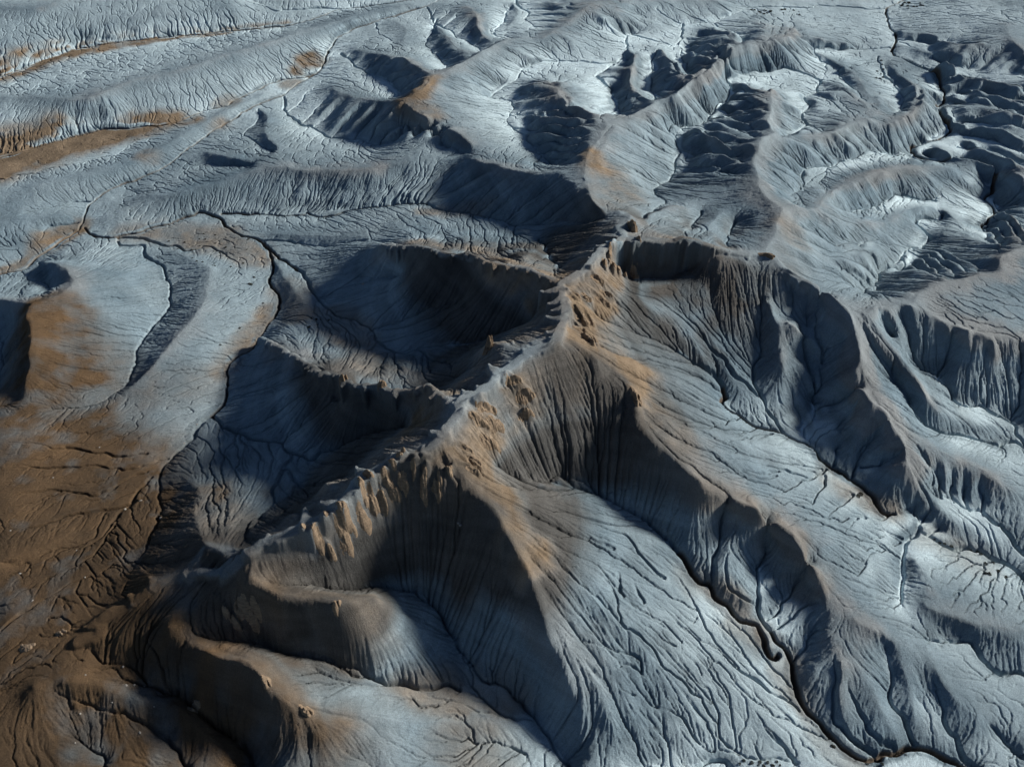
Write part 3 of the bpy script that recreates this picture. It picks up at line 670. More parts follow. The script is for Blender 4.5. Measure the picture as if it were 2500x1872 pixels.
# rock fins standing out of the flanks of the main crest
# the flat, toothed top of the main crest and its arms
crest = np.zeros((NY, NX), np.float32)
tooth2 = fbm(GX, GY, 2.4, 821, 3)
def window(pts, R):
    i0 = int((pts[:, 0].min() - R - X0) / DX); i1 = int((pts[:, 0].max() + R - X0) / DX) + 2
    j0 = int((pts[:, 1].min() - R - Y0) / DX); j1 = int((pts[:, 1].max() + R - Y0) / DX) + 2
    return slice(max(j0, 0), j1), slice(max(i0, 0), i1)
def raise_to(pts, wid, soft, pale_amt):
    """lift the ground to a ridge top along pts (x, y, z) with half widths wid"""
    for pt, w_ in zip(pts, wid):
        S_ = window(pt[None], w_ + soft + 1.5)
        d = np.hypot(GX[S_] - pt[0], GY[S_] - pt[1]) + 0.3 * tooth2[S_]
        m = 1 - sstep(w_, w_ + soft, d); hp = h[S_]
        np.copyto(hp, np.maximum(hp, hp * (1 - m) + (pt[2] - 0.06 * d * d / max(w_, 0.5)) * m))
        np.maximum(crest[S_], pale_amt * (1 - sstep(w_, 1.5 * w_ + 1.2, d)), out=crest[S_])
rr = random.Random(41)
for typ, p in TOP:
    q = dense(p, 0.35, 0.9, 11)
    if typ == 3: q = q[:int(len(q) * 0.42)]
    q[:, 2] += 0.3
    bw, tl, pa = {1: (1.15, 8.5, 1.0), 2: (0.6, 3.4, 0.15), 3: (0.9, 3.0, 0.45)}[typ]
    fw = 1 + 0.35 * np.array([vnoise(np.float32(a_), np.float32(0), 6.0, 871) for a_ in np.arange(len(q)) * 0.35])
    raise_to(q, bw * fw, 1.3, pa)
    k = rr.randint(8, 20)
    while k < len(q) - 12:
        d = q[k + 6, :2] - q[k - 6, :2]; d = d / np.hypot(*d); nrm = np.array([d[1], -d[0]]) * (1 if typ == 1 else -1)
        if typ == 3: nrm = -nrm
        ln_ = tl * rr.uniform(0.35, 1.0) ** 1.2; dr = nrm + d * rr.uniform(-0.2, 0.7); dr /= np.hypot(*dr)
        t = np.linspace(0, 1, int(ln_ / 0.3) + 3)[:, None]
        ctr = q[k, :2] + dr * t * ln_ - d * 0.16 * ln_ * (t * t)
        zz = q[k, 2] - 0.20 * ln_ * t[:, 0] + 0.05 * ln_ * sstep(0.8, 1, t[:, 0])
        raise_to(np.column_stack([ctr, zz]), (0.9 + 0.2 * ln_) * (1 - t[:, 0]) ** 1.1 * 0.9 + 0.22, 0.9, pa * 0.8)
        k += int(rr.uniform(5, 15) * (1 if typ == 1 else 0.7) / 0.35)
rr = random.Random(7)
FIN = []; hump = np.zeros((NY, NX), np.float32); jag = fbm(GX, GY, 3.0, 611, 3)
for pxl in NOSE:
    p = np.array([spot(*q) for q in pxl]); d = p[-1] - p[0]; d = d / np.hypot(d[0], d[1]); q = np.array([-d[1], d[0], 0])
    lst = [(p, rr.uniform(1.0, 2.4), rr.uniform(2.2, 3.6))]
    for k in range(2):
        lst.append((p + q * rr.choice((-1, 1)) * rr.uniform(2.5, 5.0) - d * np.array([1, 1, 0]) * rr.uniform(0.5, 4), rr.uniform(1.6, 2.8), rr.uniform(1.6, 2.4)))
    FIN.append([(a, b, c) for a, b, c in lst])
    for pp, amp, w0 in lst:
        qq = dense(pp, 0.3, 0.6, 19); n = len(qq)
        for k, pt in enumerate(qq):
            t = k / (n - 1); a_ = amp * sstep(0.0, 0.95, t); w_ = w0 * (1 - 0.3 * t); R = w_ + 1.2
            i0, i1 = int((pt[0] - R - X0) / DX), int((pt[0] + R - X0) / DX) + 2; j0, j1 = int((pt[1] - R - Y0) / DX), int((pt[1] + R - Y0) / DX) + 2
            if a_ < 0.03: continue
            dd = np.hypot(GX[j0:j1, i0:i1] - pt[0], GY[j0:j1, i0:i1] - pt[1]) + 0.5 * jag[j0:j1, i0:i1]
            np.maximum(hump[j0:j1, i0:i1], a_ * (1 - sstep(0.1 * w_, w_, dd)), out=hump[j0:j1, i0:i1])
h = h + hump
print('lic', round(time.time() - T0, 1))

# ------------------------------------------------------------------ ground colour weights
STAIN = '''
U a3 100,600,25,45,1 300,1000,27,50,1 100,1400,30,45,1 700,900,24,35,1 700,600,23,30,.5 900,1200,26,30,1
U a4 100,300,33,45,1 400,700,35,45,1 300,1100,35,40,1 300,1400,31,45,1 900,1100,30,35,1 1200,1300,27,30,1 1500,1500,23,25,1 800,500,38,25,1
U a2 350,1100,27,19,1 420,1400,24,25,1 350,950,25,13,.95 520,1250,20,14,.7 250,1600,20,25,1
D a2 1000,380,2.5,9,.5 1300,370,4,10,.6 1700,440,6,13,.65 2000,560,7,10,.6
D a2 2090,1000,11,7,.6 1900,1230,13,7,.65 1750,1450,15,7,.6
S b2 300,800,11,9,.45 450,1000,16,9,.5
D a1 -60,590,3,17,1 0,570,3,17,1 300,475,3.2,15,1 600,385,4,12,.95 1000,325,4.5,9,.9 1700,255,6,5,.8 2212,195,7,5,.7
D a1 -60,1250,1.5,26,1 0,1220,1.5,26,1 300,1140,2,24,1 600,1060,2.4,19,1 1000,1000,3,15,1 1400,930,3.4,11,.95
D a2 560,330,1.5,8,.8 420,420,1.2,9,.85 260,580,.8,5,.8 0,690,.2,4,.8
B a1 1150,1220,5,8,.6 1680,970,5,8,.6 1750,790,5,8,.6
B b1 500,470,6,9,.75 400,540,5.5,7,.7 350,650,5,6,.6
S b1 1450,600,25,6,.8 1350,700,27,8,.95 1230,780,26,8,.9 1400,860,25,9,.7
S c1 740,1180,41,7,.85 830,1280,42,10,.75 1000,1420,40,10,.5 900,1560,46,12,.6
S d2 400,330,42,8,.4 450,430,42,6,.5
S c2 700,850,58,12,.7 700,1150,60,14,.9 850,1300,58,12,.9 1050,1430,52,12,.9
S c3 1000,130,52,11,.9 1180,300,47,13,.8 1350,520,42,10,.6
S b3 1560,760,60,9,.9 1750,930,55,11,.95 2000,1080,50,14,.9 2150,1350,43,12,.8
S c3 100,1000,47,12,.7 150,1200,42,14,.75 280,1500,38,8,.6
S b4 100,960,40,10,.95 300,1130,34,9,.95 450,1270,29,8,.9 650,1380,25,9,.6
S b4 300,300,50,10,.8 700,380,46,8,.7 900,350,42,8,.5
B b4 1600,1130,14,10,.5 1900,1130,13,8,.45 1750,1550,11,12,.45
S b1 1350,1640,14,6,.5 1800,1640,20,6,.3
U b4 60,500,40,16,.5 200,1600,20,22,.75 500,1700,20,20,.6 30,1300,20,25,.6
B a3 1600,1000,33,10,.8 1750,1150,36,9,.8
B a4 1400,300,46,14,.7 1250,560,42,12,.7 1700,560,40,12,.6
S b4 1250,1070,17,7,.5 1500,1150,14,8,.55 1750,1160,13,7,.5 2000,1200,12,6,.5
S b2 620,1000,18,8,.4 800,1150,24,10,.4 1000,1450,45,8,.6 1500,1520,52,7,.6
S b2 1350,440,42,6,.5 1800,520,56,6,.6 2100,590,58,7,.7
U a2 700,1640,18,22,.7 1000,1640,18,18,.55 1400,1560,17,16,.4
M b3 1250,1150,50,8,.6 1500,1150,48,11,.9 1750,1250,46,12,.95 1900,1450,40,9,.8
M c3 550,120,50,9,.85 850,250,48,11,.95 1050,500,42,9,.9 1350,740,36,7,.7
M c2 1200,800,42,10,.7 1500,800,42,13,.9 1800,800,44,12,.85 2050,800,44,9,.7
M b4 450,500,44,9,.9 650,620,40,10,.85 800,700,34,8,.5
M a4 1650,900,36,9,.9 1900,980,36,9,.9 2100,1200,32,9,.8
Z b3 1500,600,60,75,1 700,1100,60,50,1 400,300,50,50,1
Z c2 600,600,60,60,1 1300,650,50,50,1
Z c3 400,200,50,55,1 900,350,45,30,1
Z a4 1800,300,45,45,1 1500,800,38,35,1
Z b4 500,500,42,40,1
Z b2 1800,700,55,55,1
S c4 1500,150,20,5,.4 1700,330,18,5,.45 1860,470,17,5,.4
S c4 1900,600,16,5,.35 2080,700,15,5,.4
S d4 400,930,12,5,.35 490,1180,10,5,.4 640,1400,9,6,.4 850,1600,7,6,.4
S c3 1470,760,42,6,.35 1650,960,38,7,.4 1900,1060,36,7,.4 2120,1140,34,7,.4
S d3 350,1230,32,7,.4 480,1370,29,7,.4 600,1600,25,7,.4
S d3 700,830,20,5,.4 900,990,19,5,.45 1100,1110,17,6,.5
S d3 1500,1330,13,6,.35 1800,1450,11,8,.35
'''
def stain(kinds):
    wgt = np.zeros((NY, NX), np.float32); wx = 3.0 * fbm(GX, GY, 14, 401, 3); wy = 3.0 * fbm(GX, GY, 14, 431, 3)
    for ln in STAIN.strip().splitlines():
        t = ln.split('#')[0].split()
        if not t or t[0] not in kinds: continue
        pts = []
        for tk in t[2:]:
            x, y, zz, r, a = [float(q) for q in tk.split(',')]
            sp_ = spot(*sight(t[1], x, y)); pts.append((sp_[0], sp_[1], r, a))
        if t[0] in 'SDM':
            P = []
            for p0, p1 in zip(pts[:-1], pts[1:]):
                n = max(1, int(math.hypot(p1[0] - p0[0], p1[1] - p0[1]) / (0.6 * min(p0[2], p1[2]))))
                P += [tuple(p0[i] + (p1[i] - p0[i]) * k / n for i in range(4)) for k in range(n)]
            pts = P + [pts[-1]]
        for cx, cy, r, a in pts:
            i0, i1 = int(max(0, (cx - 2.2 * r - 5 - X0) / DX)), int(min(NX, (cx + 2.2 * r + 5 - X0) / DX))
            j0, j1 = int(max(0, (cy - 2.2 * r - 5 - Y0) / DX)), int(min(NY, (cy + 2.2 * r + 5 - Y0) / DX))
            if i1 <= i0 or j1 <= j0: continue
            d = np.hypot(GX[j0:j1, i0:i1] + wx[j0:j1, i0:i1] - cx, GY[j0:j1, i0:i1] + wy[j0:j1, i0:i1] - cy) / r
            np.maximum(wgt[j0:j1, i0:i1], a * (1 - sstep(0.45, 1.7, d)), out=wgt[j0:j1, i0:i1])
    return wgt
nz = fbm(GX, GY, 60, 90, 4); nf = fbm(GX, GY, 8, 95, 4)
bz = base / ZS
strat = bz + 1.5 * nz + 0.8 * nf
band = sstep(50, 56, strat) * (1 - 0.75 * sstep(65.5, 68.5, strat)) * (0.35 + 0.65 * sstep(0.25, 0.6, slope))
wash_z = stain('D') * (1 - sstep(0.22, 0.45, slope))
zone = stain('Z'); band = band * zone
brown = np.maximum(np.maximum(stain('BS'), wash_z), 0.7 * band)
umber = np.clip(stain('U') * (1 + 0.25 * nz + 0.2 * nf + 0.05 * streak), 0, 1)
brown = np.clip(brown * (1 + 0.35 * nz + 0.3 * nf + 0.12 * streak * sstep(0.1, 0.4, slope)), 0, 1) * (1 - 0.6 * crest)
bed = vnoise(bz * 1.0 + 0.25 * nf, 0 * bz, 1.1, 881) + 0.6 * vnoise(bz * 1.0 + 0.15 * nf, 0 * bz, 0.45, 882)
val = 1 + 0.13 * bed * sstep(0.2, 0.5, slope) + 0.06 * streak * sstep(0.15, 0.4, slope) + 0.10 * nf
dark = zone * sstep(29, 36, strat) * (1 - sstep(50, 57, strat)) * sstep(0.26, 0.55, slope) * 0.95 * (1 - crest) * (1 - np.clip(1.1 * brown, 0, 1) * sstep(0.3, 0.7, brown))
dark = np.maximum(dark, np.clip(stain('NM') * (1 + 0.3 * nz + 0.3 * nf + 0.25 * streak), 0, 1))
wash = np.clip(cutM / 1.5, 0, 1)
rel = (base - blur(base, 14 / DX)) / ZS
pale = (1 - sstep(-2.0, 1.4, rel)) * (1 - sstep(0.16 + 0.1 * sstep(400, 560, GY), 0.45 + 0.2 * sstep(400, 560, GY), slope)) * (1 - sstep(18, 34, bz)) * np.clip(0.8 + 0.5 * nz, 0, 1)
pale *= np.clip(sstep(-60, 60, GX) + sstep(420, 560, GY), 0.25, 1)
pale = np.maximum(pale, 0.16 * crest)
taupe = sstep(0.3, 3.0, rel + 0.8 * nf) * sstep(9, 16, bz) * np.clip(0.75 + 0.5 * nz, 0, 1) * 0.8

# ------------------------------------------------------------------ mesh of the ground
def mat_ground():
    m = bpy.data.materials.new('badlands clay'); m.use_nodes = True
    t = m.node_tree; N = t.nodes; L = t.links
    b = N['Principled BSDF']; b.inputs['Roughness'].default_value = 0.95; b.inputs['Specular IOR Level'].default_value = 0.1
    def attr(n):
        a = N.new('ShaderNodeAttribute'); a.attribute_name = n; return a.outputs['Fac']
    def mix(f, a, b2, blend='MIX'):
        x = N.new('ShaderNodeMix'); x.data_type = 'RGBA'; x.blend_type = blend
        for s, v in ((x.inputs[0], f), (x.inputs[6], a), (x.inputs[7], b2)):
            if hasattr(v, 'default_value') or hasattr(v, 'links'): L.new(v, s)
            else: s.default_value = v if isinstance(v, (int, float)) else (*v, 1)
        return x.outputs[2]
    tc = N.new('ShaderNodeTexCoord').outputs['Object']
    def noise(scale, detail=6, rough=0.6):
        n = N.new('ShaderNodeTexNoise'); n.inputs['Scale'].default_value = scale; n.inputs['Detail'].default_value = detail
        n.inputs['Roughness'].default_value = rough; L.new(tc, n.inputs['Vector']); return n.outputs['Fac']
    def ramp(f, a, c):
        r = N.new('ShaderNodeMapRange'); r.inputs['From Min'].default_value = a; r.inputs['From Max'].default_value = c
        L.new(f, r.inputs['Value']); return r.outputs[0]
    blue = mix(ramp(noise(0.02), 0.3, 0.7), (0.115, 0.168, 0.205), (0.24, 0.305, 0.338))
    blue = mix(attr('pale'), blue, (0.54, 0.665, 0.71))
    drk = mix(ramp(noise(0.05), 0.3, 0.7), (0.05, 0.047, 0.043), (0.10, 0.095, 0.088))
    brn = mix(ramp(noise(0.06), 0.3, 0.7), (0.115, 0.086, 0.058), (0.235, 0.178, 0.122))
    umb = mix(ramp(noise(0.05), 0.3, 0.7), (0.052, 0.037, 0.024), (0.112, 0.072, 0.040))
    wsh = mix(ramp(noise(0.15), 0.3, 0.7), (0.075, 0.062, 0.05), (0.14, 0.11, 0.085))
    tau = mix(ramp(noise(0.05), 0.3, 0.7), (0.15, 0.153, 0.153), (0.24, 0.245, 0.243))
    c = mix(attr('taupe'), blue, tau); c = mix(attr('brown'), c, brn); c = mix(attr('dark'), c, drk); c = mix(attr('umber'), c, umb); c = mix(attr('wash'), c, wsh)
    c = mix(1.0, c, mix(ramp(noise(2.6, 8, 0.75), 0.28, 0.72), (0.55, 0.55, 0.55), (1.3, 1.3, 1.3)), 'MULTIPLY')
    vm = N.new('ShaderNodeVectorMath'); vm.operation = 'SCALE'; L.new(c, vm.inputs[0]); L.new(attr('val'), vm.inputs['Scale']); c = vm.outputs[0]
    L.new(c, b.inputs['Base Color'])
    bm = N.new('ShaderNodeBump'); bm.inputs['Strength'].default_value = 1.0; bm.inputs['Distance'].default_value = 0.45
    hm = N.new('ShaderNodeMath'); hm.operation = 'MULTIPLY_ADD'; hm.inputs[1].default_value = 0.8
    L.new(noise(0.75, 10, 0.8), hm.inputs[0]); L.new(noise(2.6, 8, 0.75), hm.inputs[2]); L.new(hm.outputs[0], bm.inputs['Height']); L.new(bm.outputs[0], b.inputs['Normal'])
    return m
def grid_mesh(name, h, keep, attrs, mat):
    ids = np.full(h.size, -1, np.int64)
    q = keep
    i = np.arange(h.size).reshape(h.shape)
    f = np.stack([i[:-1, :-1][q], i[:-1, 1:][q], i[1:, 1:][q], i[1:, :-1][q]], 1)
    used = np.unique(f); ids[used] = np.arange(len(used))
    co = np.stack([GX.ravel()[used], GY.ravel()[used], h.ravel()[used]], 1).astype(np.float32)
    f = ids[f].astype(np.int32)
    me = bpy.data.meshes.new(name)
    me.vertices.add(len(co)); me.vertices.foreach_set('co', co.ravel())
    me.loops.add(f.size); me.loops.foreach_set('vertex_index', f.ravel())
    me.polygons.add(len(f)); me.polygons.foreach_set('loop_start', np.arange(0, f.size, 4, dtype=np.int32))
    me.update(calc_edges=True)
    me.polygons.foreach_set('use_smooth', np.ones(len(f), bool))
    for n, a in attrs.items():
        me.attributes.new(n, 'FLOAT', 'POINT').data.foreach_set('value', a.ravel()[used].astype(np.float32))
    me.materials.append(mat); o = bpy.data.objects.new(name, me); C.objects.link(o)
    return o
xc = (GX[:-1, :-1] + DX / 2); yc = (GY[:-1, :-1] + DX / 2)
keep = np.abs(xc) < (yc * 0.466 + 175)
bedm = wash_z > 0.42; bedm = bedm[:-1, :-1]
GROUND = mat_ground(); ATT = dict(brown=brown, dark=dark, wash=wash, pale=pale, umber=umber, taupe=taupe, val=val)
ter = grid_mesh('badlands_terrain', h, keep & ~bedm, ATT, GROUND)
ter['kind'] = 'structure'; ter['label'] = 'eroded blue grey and brown clay badlands cut by gullies'
riv = grid_mesh('dry_riverbed', h, keep & bedm, ATT, GROUND)
riv['kind'] = 'structure'; riv['label'] = 'flat brown dry washes winding between the pale hills'
# the desert going on beyond the surveyed ground
st = 16.0; px_ = np.arange(-2400, 2401, st); py_ = np.arange(-900, 3901, st); PX, PY = np.meshgrid(px_, py_)
PZ = hgt(np.clip(PX, X0, X1), np.clip(PY, Y0, Y1)); off = np.maximum(np.maximum(X0 - PX, PX - X1), np.maximum(Y0 - PY, PY - Y1))
t_ = sstep(0, 400, off); PZ = PZ * (1 - t_) + t_ * (12 + 10 * fbm(PX, PY, 160, 951, 5)); PZ = PZ - 1.0
ins = (np.abs(PX) < PY * 0.466 + 175 - 24) & (PY > Y0 + 20) & (PY < Y1 - 20); PZ = np.where(ins, PZ - 12, PZ)
i = np.arange(PX.size).reshape(PX.shape); q = ~(ins[:-1, :-1] & ins[1:, :-1] & ins[:-1, 1:] & ins[1:, 1:])
F = np.stack([i[:-1, :-1][q], i[:-1, 1:][q], i[1:, 1:][q], i[1:, :-1][q]], 1)
me = bpy.data.meshes.new('desert_plain'); me.from_pydata(np.stack([PX.ravel(), PY.ravel(), PZ.ravel()], 1).tolist(), [], F.tolist())
me.polygons.foreach_set('use_smooth', np.ones(len(F), bool)); me.attributes.new('val', 'FLOAT', 'POINT').data.foreach_set('value', np.ones(PX.size, np.float32))
me.materials.append(GROUND); pl = bpy.data.objects.new('desert_plain', me); C.objects.link(pl); pl['kind'] = 'structure'
print('mesh', round(time.time() - T0, 1), len(ter.data.polygons))

# ------------------------------------------------------------------ rock outcrops standing on the crest
def mat_rock(name, c0, c1):
    m = bpy.data.materials.new(name); m.use_nodes = True
    t = m.node_tree; N = t.nodes; L = t.links; b = N['Principled BSDF']
    b.inputs['Roughness'].default_value = 0.95; b.inputs['Specular IOR Level'].default_value = 0.1
    tc = N.new('ShaderNodeTexCoord'); mp = N.new('ShaderNodeMapping'); mp.inputs['Scale'].default_value = (0.5, 0.5, 1.6)
    n = N.new('ShaderNodeTexNoise'); n.inputs['Scale'].default_value = 0.7; n.inputs['Detail'].default_value = 8; n.inputs['Roughness'].default_value = 0.65
    r = N.new('ShaderNodeValToRGB'); r.color_ramp.elements[0].color = (*c0, 1); r.color_ramp.elements[1].color = (*c1, 1)
    r.color_ramp.elements[0].position = 0.3; r.color_ramp.elements[1].position = 0.7
    L.new(tc.outputs['Object'], mp.inputs[0]); L.new(mp.outputs[0], n.inputs['Vector']); L.new(n.outputs['Fac'], r.inputs[0]); L.new(r.outputs[0], b.inputs['Base Color'])
    n2 = N.new('ShaderNodeTexNoise'); n2.inputs['Scale'].default_value = 2.2; n2.inputs['Detail'].default_value = 8
    L.new(tc.outputs['Object'], n2.inputs['Vector'])
    bm = N.new('ShaderNodeBump'); bm.inputs['Strength'].default_value = 0.7; bm.inputs['Distance'].default_value = 0.3
    L.new(n2.outputs['Fac'], bm.inputs['Height']); L.new(bm.outputs[0], b.inputs['Normal'])
    return m
ROCK = mat_rock('tan mudstone', (0.10, 0.075, 0.053), (0.235, 0.175, 0.12))
def outcrop(grp, label, seed, raw=False):
    S = 0.16
    if not raw: grp = [(np.array([p[0] + (p[-1] - p[0]) * u for u in (0.62, 0.8, 1.0)]), 0.75 if k == 0 else 0.5, w_ * 0.62) for k, (p, a, w_) in enumerate(grp)]
    allp = np.vstack([p for p, a, w_ in grp]); pad = 3.5
    x0, y0 = allp[:, 0].min() - pad, allp[:, 1].min() - pad; nx = int((allp[:, 0].max() + pad - x0) / S) + 2; ny = int((allp[:, 1].max() + pad - y0) / S) + 2
    X, Y = np.meshgrid(x0 + np.arange(nx) * S, y0 + np.arange(ny) * S)
    jag = fbm(X, Y, 1.7, seed, 4); f = np.zeros_like(X)
    for p, amp, w0 in grp:
        q = dense(p, 0.25, 0.5, seed); n = len(q)
        for k, pt in enumerate(q):
            t = k / (n - 1); a_ = amp * float(sstep(-0.1, 0.7, t)); w_ = w0 * (1 - 0.35 * t)
            if a_ < 0.05: continue
            dd = np.hypot(X - pt[0], Y - pt[1]) + 0.6 * jag * w_ / 1.5
            np.maximum(f, a_ * (1 - sstep(0.35 * w_, w_, dd)) ** 0.8, out=f)
    f = f * (1 + 0.3 * jag + 0.25 * np.abs(fbm(X, Y, 0.8, seed + 9, 2)))
    f = np.where(f > 0.02, f + 0.12 * np.sin(f * 6 + jag * 3), -0.5)           # bedded ledges
    g = hgt(X, Y); Z = g + f
    gl = blur(Z.astype(np.float32), 2)
    keep = f > 0; keep = keep[:-1, :-1] | keep[1:, :-1] | keep[:-1, 1:] | keep[1:, 1:]
    i = np.arange(X.size).reshape(X.shape); q = keep
    F = np.stack([i[:-1, :-1][q], i[:-1, 1:][q], i[1:, 1:][q], i[1:, :-1][q]], 1)
    if len(F) == 0: return
    used = np.unique(F); ids = np.full(X.size, -1); ids[used] = np.arange(len(used))
    o3 = grp[0][0][-1]; loc = (float(o3[0]), float(o3[1]), float(hgt(o3[0], o3[1])))
    co = np.stack([X.ravel()[used] - loc[0], Y.ravel()[used] - loc[1], Z.ravel()[used] - loc[2]], 1)
    me = bpy.data.meshes.new('rock_outcrop'); me.from_pydata(co.tolist(), [], ids[F].tolist())
    me.materials.append(ROCK)
    o = bpy.data.objects.new('rock_outcrop', me); C.objects.link(o); o.location = loc
    o['label'] = label; o['category'] = 'rock outcrop'; o['group'] = 'rock outcrops along the main crest'
LAB = ['third rock fin from the lower left end of the fin row under the crest', 'brown fin second from the lower left end of the fin row under the crest',
 'small tan bump where the fin row under the crest ends at lower left', 'slim lit fin in the middle of the row, left of the dark fluted face',
 'brown fin at the left edge of the dark fluted face below the crest', 'double fin hanging over the left part of the dark fluted face', 'narrow fin over the middle of the dark fluted face under the crest',
 'short stub of rock high on the crest above the dark fluted face', 'long shaded fin in the right half of the dark fluted face', 'shaded fin next to the tan spur that closes the dark fluted face',
 'lowest of the three rock knobs on the tan slope right of the crest', 'middle of the three rock knobs on the tan slope right of the crest', 'uppermost of the three rock knobs on the tan slope right of the crest',
 'lone dark rock cluster below the bend of the crest above the tan slope', 'left hand rock tower at the head of the tan slope near the crest junction', 'wide fluted rock tower right of the crest junction',
 'jagged rock rib halfway down the upper tan slope', 'lowest jagged rock rib on the upper tan slope, with broken steps', 'thin rock rib under the crest at the left end of the northern cliff',
 'slender pillar in shade at the foot of the northern cliff', 'longest pillar of the northern cliff, lit on its right edge', 'pointed brown fin on the lower left brown hill', 'shaded rock nub beside the pointed fin on the lower left brown hill']
for k, grp in enumerate(FIN):
    outcrop(grp, LAB[k], 700 + k)
def pinnacle(tag, pts, amp, w_, label, seed):
    p = np.array([spot(*sight(tag, *q)) for q in pts])
    outcrop([(p, amp, w_), (p + np.array([1.2, 0.8, 0]), amp * 0.7, w_ * 0.7)], label, seed, raw=True)
pinnacle('c2', [(1060, 300), (1080, 330), (1100, 370)], 4.0, 1.9, 'reddish brown rock pyramid standing behind the crest junction', 801)
pinnacle('b2', [(1850, 1290), (1870, 1270)], 5.0, 1.8, 'dark lone spire on the shaded left side of the crest', 802)
pinnacle('b3', [(725, 90), (745, 95)], 2.6, 1.6, 'pointed rock at the left end of the shaded bowl rim', 803)
pinnacle('b3', [(1030, 125), (1060, 128)], 2.4, 1.6, 'rounded rock knob midway along the shaded bowl rim', 804)
pinnacle('c3', [(1085, 150), (1110, 220), (1125, 290)], 1.8, 1.5, 'brown ledge on the edge of the tan spur right of centre', 805)
pinnacle('d2', [(180, 535), (225, 545), (268, 570)], 1.2, 1.2, 'dark notched rock at the right end of the northern cliff', 806)
pinnacle('a4', [(2030, 960), (2042, 1030)], 1.8, 1.0, 'sharp tan tooth on the edge of the lower brown spur', 807)
pinnacle('b4', [(690, 400), (690, 450)], 2.2, 1.2, 'tan wedge of rock over the shaded hollow near the bottom', 808)
pinnacle('b4', [(430, 1215), (470, 1250)], 1.6, 1.3, 'broken tan rock on the bottom spur above the dark striped face', 809)
pinnacle('a4', [(1480, 1205), (1520, 1225)], 1.0, 1.5, 'low tan block beside the gully in the lower left plain', 810)
pinnacle('a4', [(165, 745), (225, 735)], 0.7, 1.5, 'low tan hummock at the left edge of the brown plain', 811)
pinnacle('a4', [(435, 638), (465, 638)], 0.7, 1.2, 'small tan hummock on the brown plain near the lower left', 812)

# ------------------------------------------------------------------ desert shrubs and pale stones
def simple_mat(name, a, b, scale):
    return mat_rock(name, a, b)
LEAF = simple_mat('dark saltbush', (0.022, 0.022, 0.016), (0.055, 0.052, 0.036), 3)
STONE = simple_mat('pale sandstone', (0.16, 0.15, 0.135), (0.34, 0.32, 0.29), 3)
def shrub_mesh(seed):
    r = random.Random(seed); V, F = [], []
    for k in range(150):
        th, ph = r.uniform(0, 2 * math.pi), math.acos(r.uniform(0.0, 1)); rad = 0.5 * r.uniform(0.45, 1.0) ** 0.5
        c = Vector((math.cos(th) * math.sin(ph), math.sin(th) * math.sin(ph), math.cos(ph) * 0.8)) * rad
        u = Vector((r.gauss(0, 1), r.gauss(0, 1), r.gauss(0, 1))).normalized(); v = u.cross(Vector((r.gauss(0, 1), r.gauss(0, 1), r.gauss(0, 1)))).normalized()
        L_, W_ = r.uniform(0.08, 0.16), r.uniform(0.03, 0.06); n = len(V)
        V += [c - u * L_, c + v * W_, c + u * L_, c - v * W_]; F.append((n, n + 1, n + 2, n + 3))
    for k in range(9):                                                        # woody stems
        th = r.uniform(0, 2 * math.pi); tip = Vector((math.cos(th) * 0.3, math.sin(th) * 0.3, r.uniform(0.2, 0.38))); n = len(V)
        s_ = Vector((-math.sin(th), math.cos(th), 0)) * 0.018
        V += [Vector((0, 0, -0.1)) - s_, Vector((0, 0, -0.1)) + s_, tip + s_ * 0.5, tip - s_ * 0.5, Vector((0, 0, -0.1)) + Vector((0, 0, .03)), tip + Vector((0, 0, .02))]
        F += [(n, n + 1, n + 2, n + 3), (n, n + 4, n + 5, n + 3), (n + 1, n + 4, n + 5, n + 2)]
    me = bpy.data.meshes.new('desert_shrub'); me.from_pydata(V, [], F); me.materials.append(LEAF); return me
SH = [shrub_mesh(k) for k in range(5)]
import bmesh
def stone_mesh(seed):
    bm = bmesh.new(); bmesh.ops.create_icosphere(bm, subdivisions=3, radius=0.5); r = np.random.RandomState(seed); pl_ = r.randn(9, 3); pl_ /= np.linalg.norm(pl_, axis=1)[:, None]
    for v in bm.verts:
        c = np.array(v.co); m = max((c @ q - o) for q, o in zip(pl_, r.uniform(0.28, 0.42, 9) * 0 + 0.36)); c = c * (1 - 0.8 * max(m, 0)) * np.array([1.15, 0.9, 0.7]); v.co = Vector(c + 0.02 * math.sin(c[0] * 17 + c[1] * 13))
    me = bpy.data.meshes.new('boulder'); bm.to_mesh(me); bm.free(); me.materials.append(STONE); return me
ST = [stone_mesh(k) for k in range(4)]
rr = random.Random(99)
def put(meshes, name, tag, pts, label, cat, group, s0, s1, sink):
    for (x, y) in pts:
        c = spot(*sight(tag, x, y)); o = bpy.data.objects.new(name, rr.choice(meshes)); C.objects.link(o)
        sc = rr.uniform(s0, s1); o.location = (c[0], c[1], float(hgt(c[0], c[1])) - sink * sc); o.scale = (sc * rr.uniform(.85, 1.2), sc * rr.uniform(.85, 1.2), sc); o.rotation_euler = (0, 0, rr.uniform(0, 6.28))
        o['label'] = label; o['category'] = cat
        if group: o['group'] = group
def scat(x0, y0, x1, y1, n): return [(rr.uniform(x0, x1), rr.uniform(y0, y1)) for _ in range(n)]
SHG = 'dark shrubs dotted over the badlands'
def shrubs(tag, pts, label, s0=0.7, s1=1.3): put(SH, 'desert_shrub', tag, pts, label, 'shrub', SHG, s0, s1, 0.05)
shrubs('d3', [(1910, 1500), (1975, 1498), (2010, 1560), (1915, 1580), (1945, 1582), (1800, 1402), (1880, 1432), (1850, 1415)], 'dark round shrub on the pale flat beside the right hand wash', 1.0, 1.6)
shrubs('d3', [(2062, 1610)], 'largest dark round shrub on the pale flat at the right edge', 2.0, 2.0)
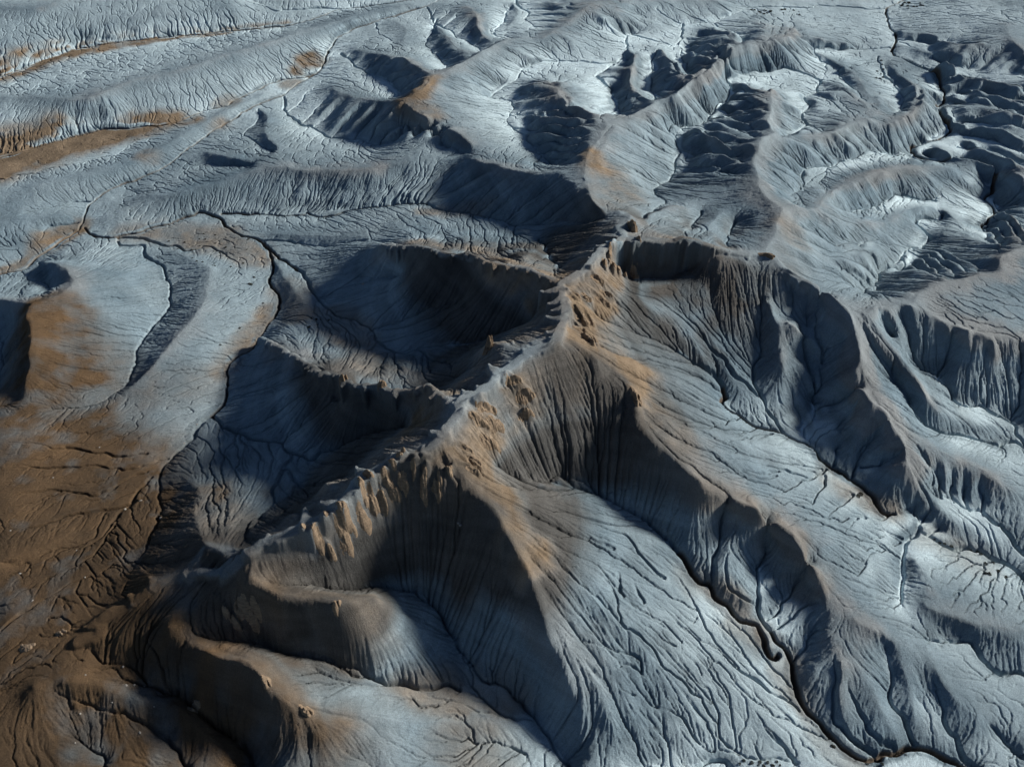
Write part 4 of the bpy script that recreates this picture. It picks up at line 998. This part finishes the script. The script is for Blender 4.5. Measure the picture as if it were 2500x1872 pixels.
shrubs('d3', [(950, 970), (930, 985)], 'dark brown bush at the head of a gully under the blue black ridge', 1.8, 2.6)
shrubs('d3', [(1520, 1320), (1560, 1345), (1600, 1350), (1650, 1372)], 'dark shrub along the foot of the shaded right hand slope', 0.9, 1.4)
shrubs('d4', [(100, 1630), (175, 1615), (200, 1640), (265, 1640), (50, 1605), (330, 1640), (20, 1630)], 'dark shrub on the sandy bank at the bottom edge', 0.8, 1.3)
shrubs('c4', [(2010, 1620), (2060, 1640), (2130, 1620), (2170, 1645), (2200, 1615), (2100, 1650)], 'dark shrub on the sandy bend of the bottom gully', 0.7, 1.2)
shrubs('d4', [(730, 1495), (745, 1500), (1120, 1632), (1000, 1632), (1180, 1580), (1240, 1545), (1215, 1570), (1300, 1560)], 'dark shrub on the tan bank of the gully at lower right', 0.7, 1.2)
shrubs('a2', scat(1250, 380, 1950, 640, 26), 'tiny dark shrub on the brown flat between two gullies at left', 0.8, 1.5)
shrubs('a2', [(2030, 920), (1940, 775), (1960, 720), (1850, 1110), (1925, 770), (1700, 1240)], 'dark shrub on the grey slope left of the winding gully', 1.0, 1.7)
shrubs('b2', scat(480, 1030, 660, 1110, 10), 'tiny dark shrub on the grey slope right of the winding gully', 0.8, 1.4)
shrubs('d1', scat(100, 75, 480, 125, 16), 'dark shrub speckling the white flat at the top right', 1.4, 2.6)
shrubs('d1', scat(1260, 20, 1440, 70, 14), 'brown shrub on the pale bank east of the top right gully', 1.4, 2.6)
shrubs('d1', scat(1070, 440, 1130, 640, 10), 'dark shrub on the tan rim of a pale hill at upper right', 1.2, 2.0)
STG = 'pale stones on the brown ground'
def stones(tag, pts, label, s0=0.5, s1=0.9): put(ST, 'boulder', tag, pts, label, 'boulder', STG, s0, s1, 0.1)
stones('a3', [(1240, 1150)], 'white stone at the foot of the shaded slope left of the crest', 1.0, 1.0)
stones('a3', [(965, 1085), (1085, 1018)], 'white stone where the rills of the brown plain meet', 0.9, 1.0)
stones('a3', [(410, 842), (768, 608), (590, 1400), (80, 1250), (155, 1580)], 'small pale stone on the rilled brown plain at left')
stones('a3', [(1520, 433), (1420, 575)], 'small pale stone on the bank of the winding gully')
stones('a4', [(660, 945), (950, 882), (970, 1025), (1035, 1022), (1115, 1035), (1190, 1190), (865, 1155), (580, 1470), (1080, 1390), (250, 372), (655, 192), (620, 1245)], 'small pale stone on the dark brown plain at lower left')
stones('b2', [(905, 770)], 'pale boulder alone on the floor of the shaded bowl', 1.5, 1.5)
stones('b3', [(1640, 1190), (1655, 1200)], 'pale boulder fallen onto the dark fluted face', 0.9, 1.1)
print('objects', round(time.time() - T0, 1))
